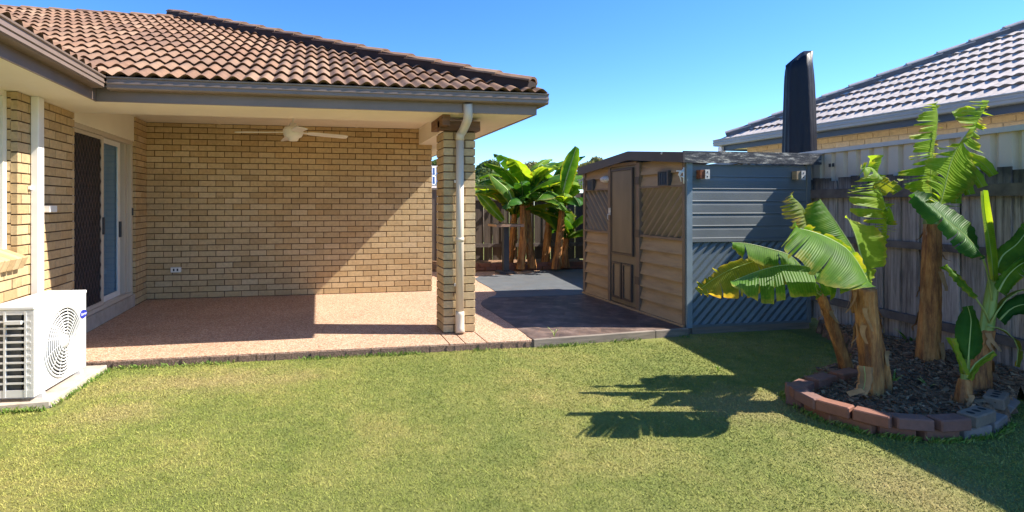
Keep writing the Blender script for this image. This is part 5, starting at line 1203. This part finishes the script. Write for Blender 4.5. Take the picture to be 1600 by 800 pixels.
def tree(px, top, base_d, wpx, label, seed, mat="tree_leaf", n=7000, hpx=None):
    d = base_d; c = at(px, CY, d); top_z = EYE + (CY - top) / F * d; r = wpx / F * d; rg = np.random.default_rng(seed)
    t = thing("tree", label, "tree", (c.x, c.y, 0), "trees beyond the rear fence")
    tb_ = MB(); tb_.tube([(c.x, c.y, 0), (c.x + .1, c.y, top_z * .35), (c.x, c.y, top_z * .75)], [.25, .18, .06], 8)
    cl = []
    for k in range(16):
        a = rg.uniform(0, 6.28); q = rg.uniform(.1, .85) ** .7; h = rg.uniform(-.55, .9); cc = Vector((c.x + math.cos(a) * q * r * .8, c.y + math.sin(a) * q * r * .8, top_z * .72 + h * top_z * .24 * (1.1 - q))); cl.append(cc)
        if k < 8: tb_.tube([(c.x, c.y, top_z * rg.uniform(.3, .6)), tuple(cc)], [.08, .02], 5)
    tb_.build("trunk", "bark", t); mb = MB(); vs = []; per = n // 16
    for cc in cl:
        rr = r * rg.uniform(.28, .45)
        for _ in range(per):
            v = rg.normal(size=3); v /= np.linalg.norm(v); p = np.array(cc) + v * rr * rg.uniform(.5, 1.05) * np.array([1, 1, .7])
            u = rg.normal(size=3); u /= np.linalg.norm(u); w2 = np.cross(u, v); w2 /= max(1e-6, np.linalg.norm(w2)); s = rg.uniform(.06, .13)
            mb.add([p - u * s, p + w2 * s * .5, p + u * s, p - w2 * s * .5], [(0, 1, 2, 3)])
    mb.build("crown", mat, t)
tree(766, 238, 24, 34, "dark green gum tree behind the house corner, left of the far bananas", 1)
tree(820, 244, 30, 30, "green bushy tree showing just above the far banana leaves", 2, "tree_leaf_olive")
tree(746, 262, 20, 22, "low dark tree right beside the patio pillar", 3)
tree(930, 238, 34, 30, "olive gum tree above the left end of the shed roof", 4, "tree_leaf_olive")
tree(880, 262, 22, 26, "low leafy tree behind the dark palings near the shed", 5)
tree(678, 240, 34, 24, "small round tree above the solar panel house", 6)

# ------------------------------------------------------------------ grass blades
def grass():
    N_ = 330000
    X = rng.uniform(-3.2, 5.2, N_ * 3); Yy = rng.uniform(1.25, 5.6, N_ * 3)
    dist = np.sqrt(X ** 2 + Yy ** 2)
    keep = rng.random(N_ * 3) < np.clip((2.3 / dist) ** 1.3, 0, 1)
    keep &= ~((Yy > SF - .015) & (X < 4.0)) & ~((X < -1.80) & (Yy > 4.27)) & ~((Yy > 5.43) & (X > 4.0)) & (X < fx(Yy) - .05) & (X > -2.42)
    keep &= ~((X > 2.1) & (Yy > 5.245 + (X - 2.13) * .087) & (X < 4.03))
    ins = in_poly(X, Yy, SOIL) | (((X - 4.1) / .80) ** 2 + ((Yy - 3.36) / .52) ** 2 < 1)
    keep &= ~ins
    sx = np.sin(X * 2.1 + 1.3) * np.cos(Yy * 2.7)
    X, Yy = X[keep][:N_], Yy[keep][:N_]; n = len(X); dist = np.sqrt(X ** 2 + Yy ** 2)
    edge = np.exp(-((Yy - SF) / .05) ** 2) * (np.sin(X * 5) * .5 + .5)
    a = rng.uniform(0, 2 * np.pi, n); h = rng.uniform(.005, .012, n) * (1 + 1.2 * edge); wd = rng.uniform(.0012, .0022, n) * np.clip(dist / 2.4, 1, 2.4)
    lean = rng.uniform(.6, 2.0, n) * h; b = rng.uniform(0, 2 * np.pi, n)
    V = np.zeros((n, 3, 3)); V[:, 0] = np.stack([X - np.cos(a) * wd, Yy - np.sin(a) * wd, np.full(n, GZ - .001)], 1)
    V[:, 1] = np.stack([X + np.cos(a) * wd, Yy + np.sin(a) * wd, np.full(n, GZ - .001)], 1)
    V[:, 2] = np.stack([X + np.cos(b) * lean, Yy + np.sin(b) * lean, GZ + h], 1)
    me = bpy.data.meshes.new("grass"); me.vertices.add(n * 3); me.vertices.foreach_set("co", V.ravel())
    me.loops.add(n * 3); me.loops.foreach_set("vertex_index", np.arange(n * 3, dtype=np.int32)); me.polygons.add(n)
    me.polygons.foreach_set("loop_start", np.arange(0, n * 3, 3, dtype=np.int32)); me.polygons.foreach_set("loop_total", np.full(n, 3, dtype=np.int32))
    me.materials.append(M["grass_blade"]); me.update(); me.validate()
    link("grass", me, kind="stuff")
grass()
def tufts():
    """the longer untrimmed grass along the slab, the sleepers, the pad and the brick edging"""
    mb = MB(); rg = random.Random(5); spots = []
    for k in range(2600):
        x = rg.uniform(-1.75, 3.95); w0 = (math.sin(x * 3.1) + math.sin(x * 7.7 + 2)) * .5 + .35
        if rg.random() < w0: spots.append((x, (SF - .02 if x < 2.13 else 5.215 + (x - 2.13) * .087) - abs(rg.gauss(0, .025))))
    for k in range(900):
        t = rg.random(); x0, y0, x1, y1 = low_w[rg.randrange(len(low_w))]
        nx, ny = (y1 - y0), -(x1 - x0); L_ = math.hypot(nx, ny); q = abs(rg.gauss(0, .018)) + .004
        spots.append((x0 + (x1 - x0) * t + nx / L_ * q, y0 + (y1 - y0) * t + ny / L_ * q))
    for k in range(260): spots.append((rg.uniform(-2.3, -1.87), 4.29 - abs(rg.gauss(0, .02)))); 
    for k in range(260): y = rg.uniform(4.32, 5.2); spots.append((-1.865 + (y - 4.32) * .08 + abs(rg.gauss(0, .02)), y))
    for x, y in spots:
        h = rg.uniform(.015, .045); a = rg.uniform(0, 6.28)
        d = Vector((math.cos(a), math.sin(a), 0)); c = Vector((x, y, GZ)); l = Vector((rg.uniform(-.6, .6), rg.uniform(-.8, .2), 0)) * h
        mb.add([c - d * .003, c + d * .003, c + l * .6 + d * .002 + Vector((0, 0, h * .7)), c + l * 1.3 + Vector((0, 0, h))], [(0, 1, 2), (0, 2, 3)])
    mb.build("grass_tufts", "tuft_green", kind="stuff")
low_w = [(*gp_(a, b2, GZ).xy, *gp_(c, d, GZ).xy) for a, b2, c, d in low]
tufts()
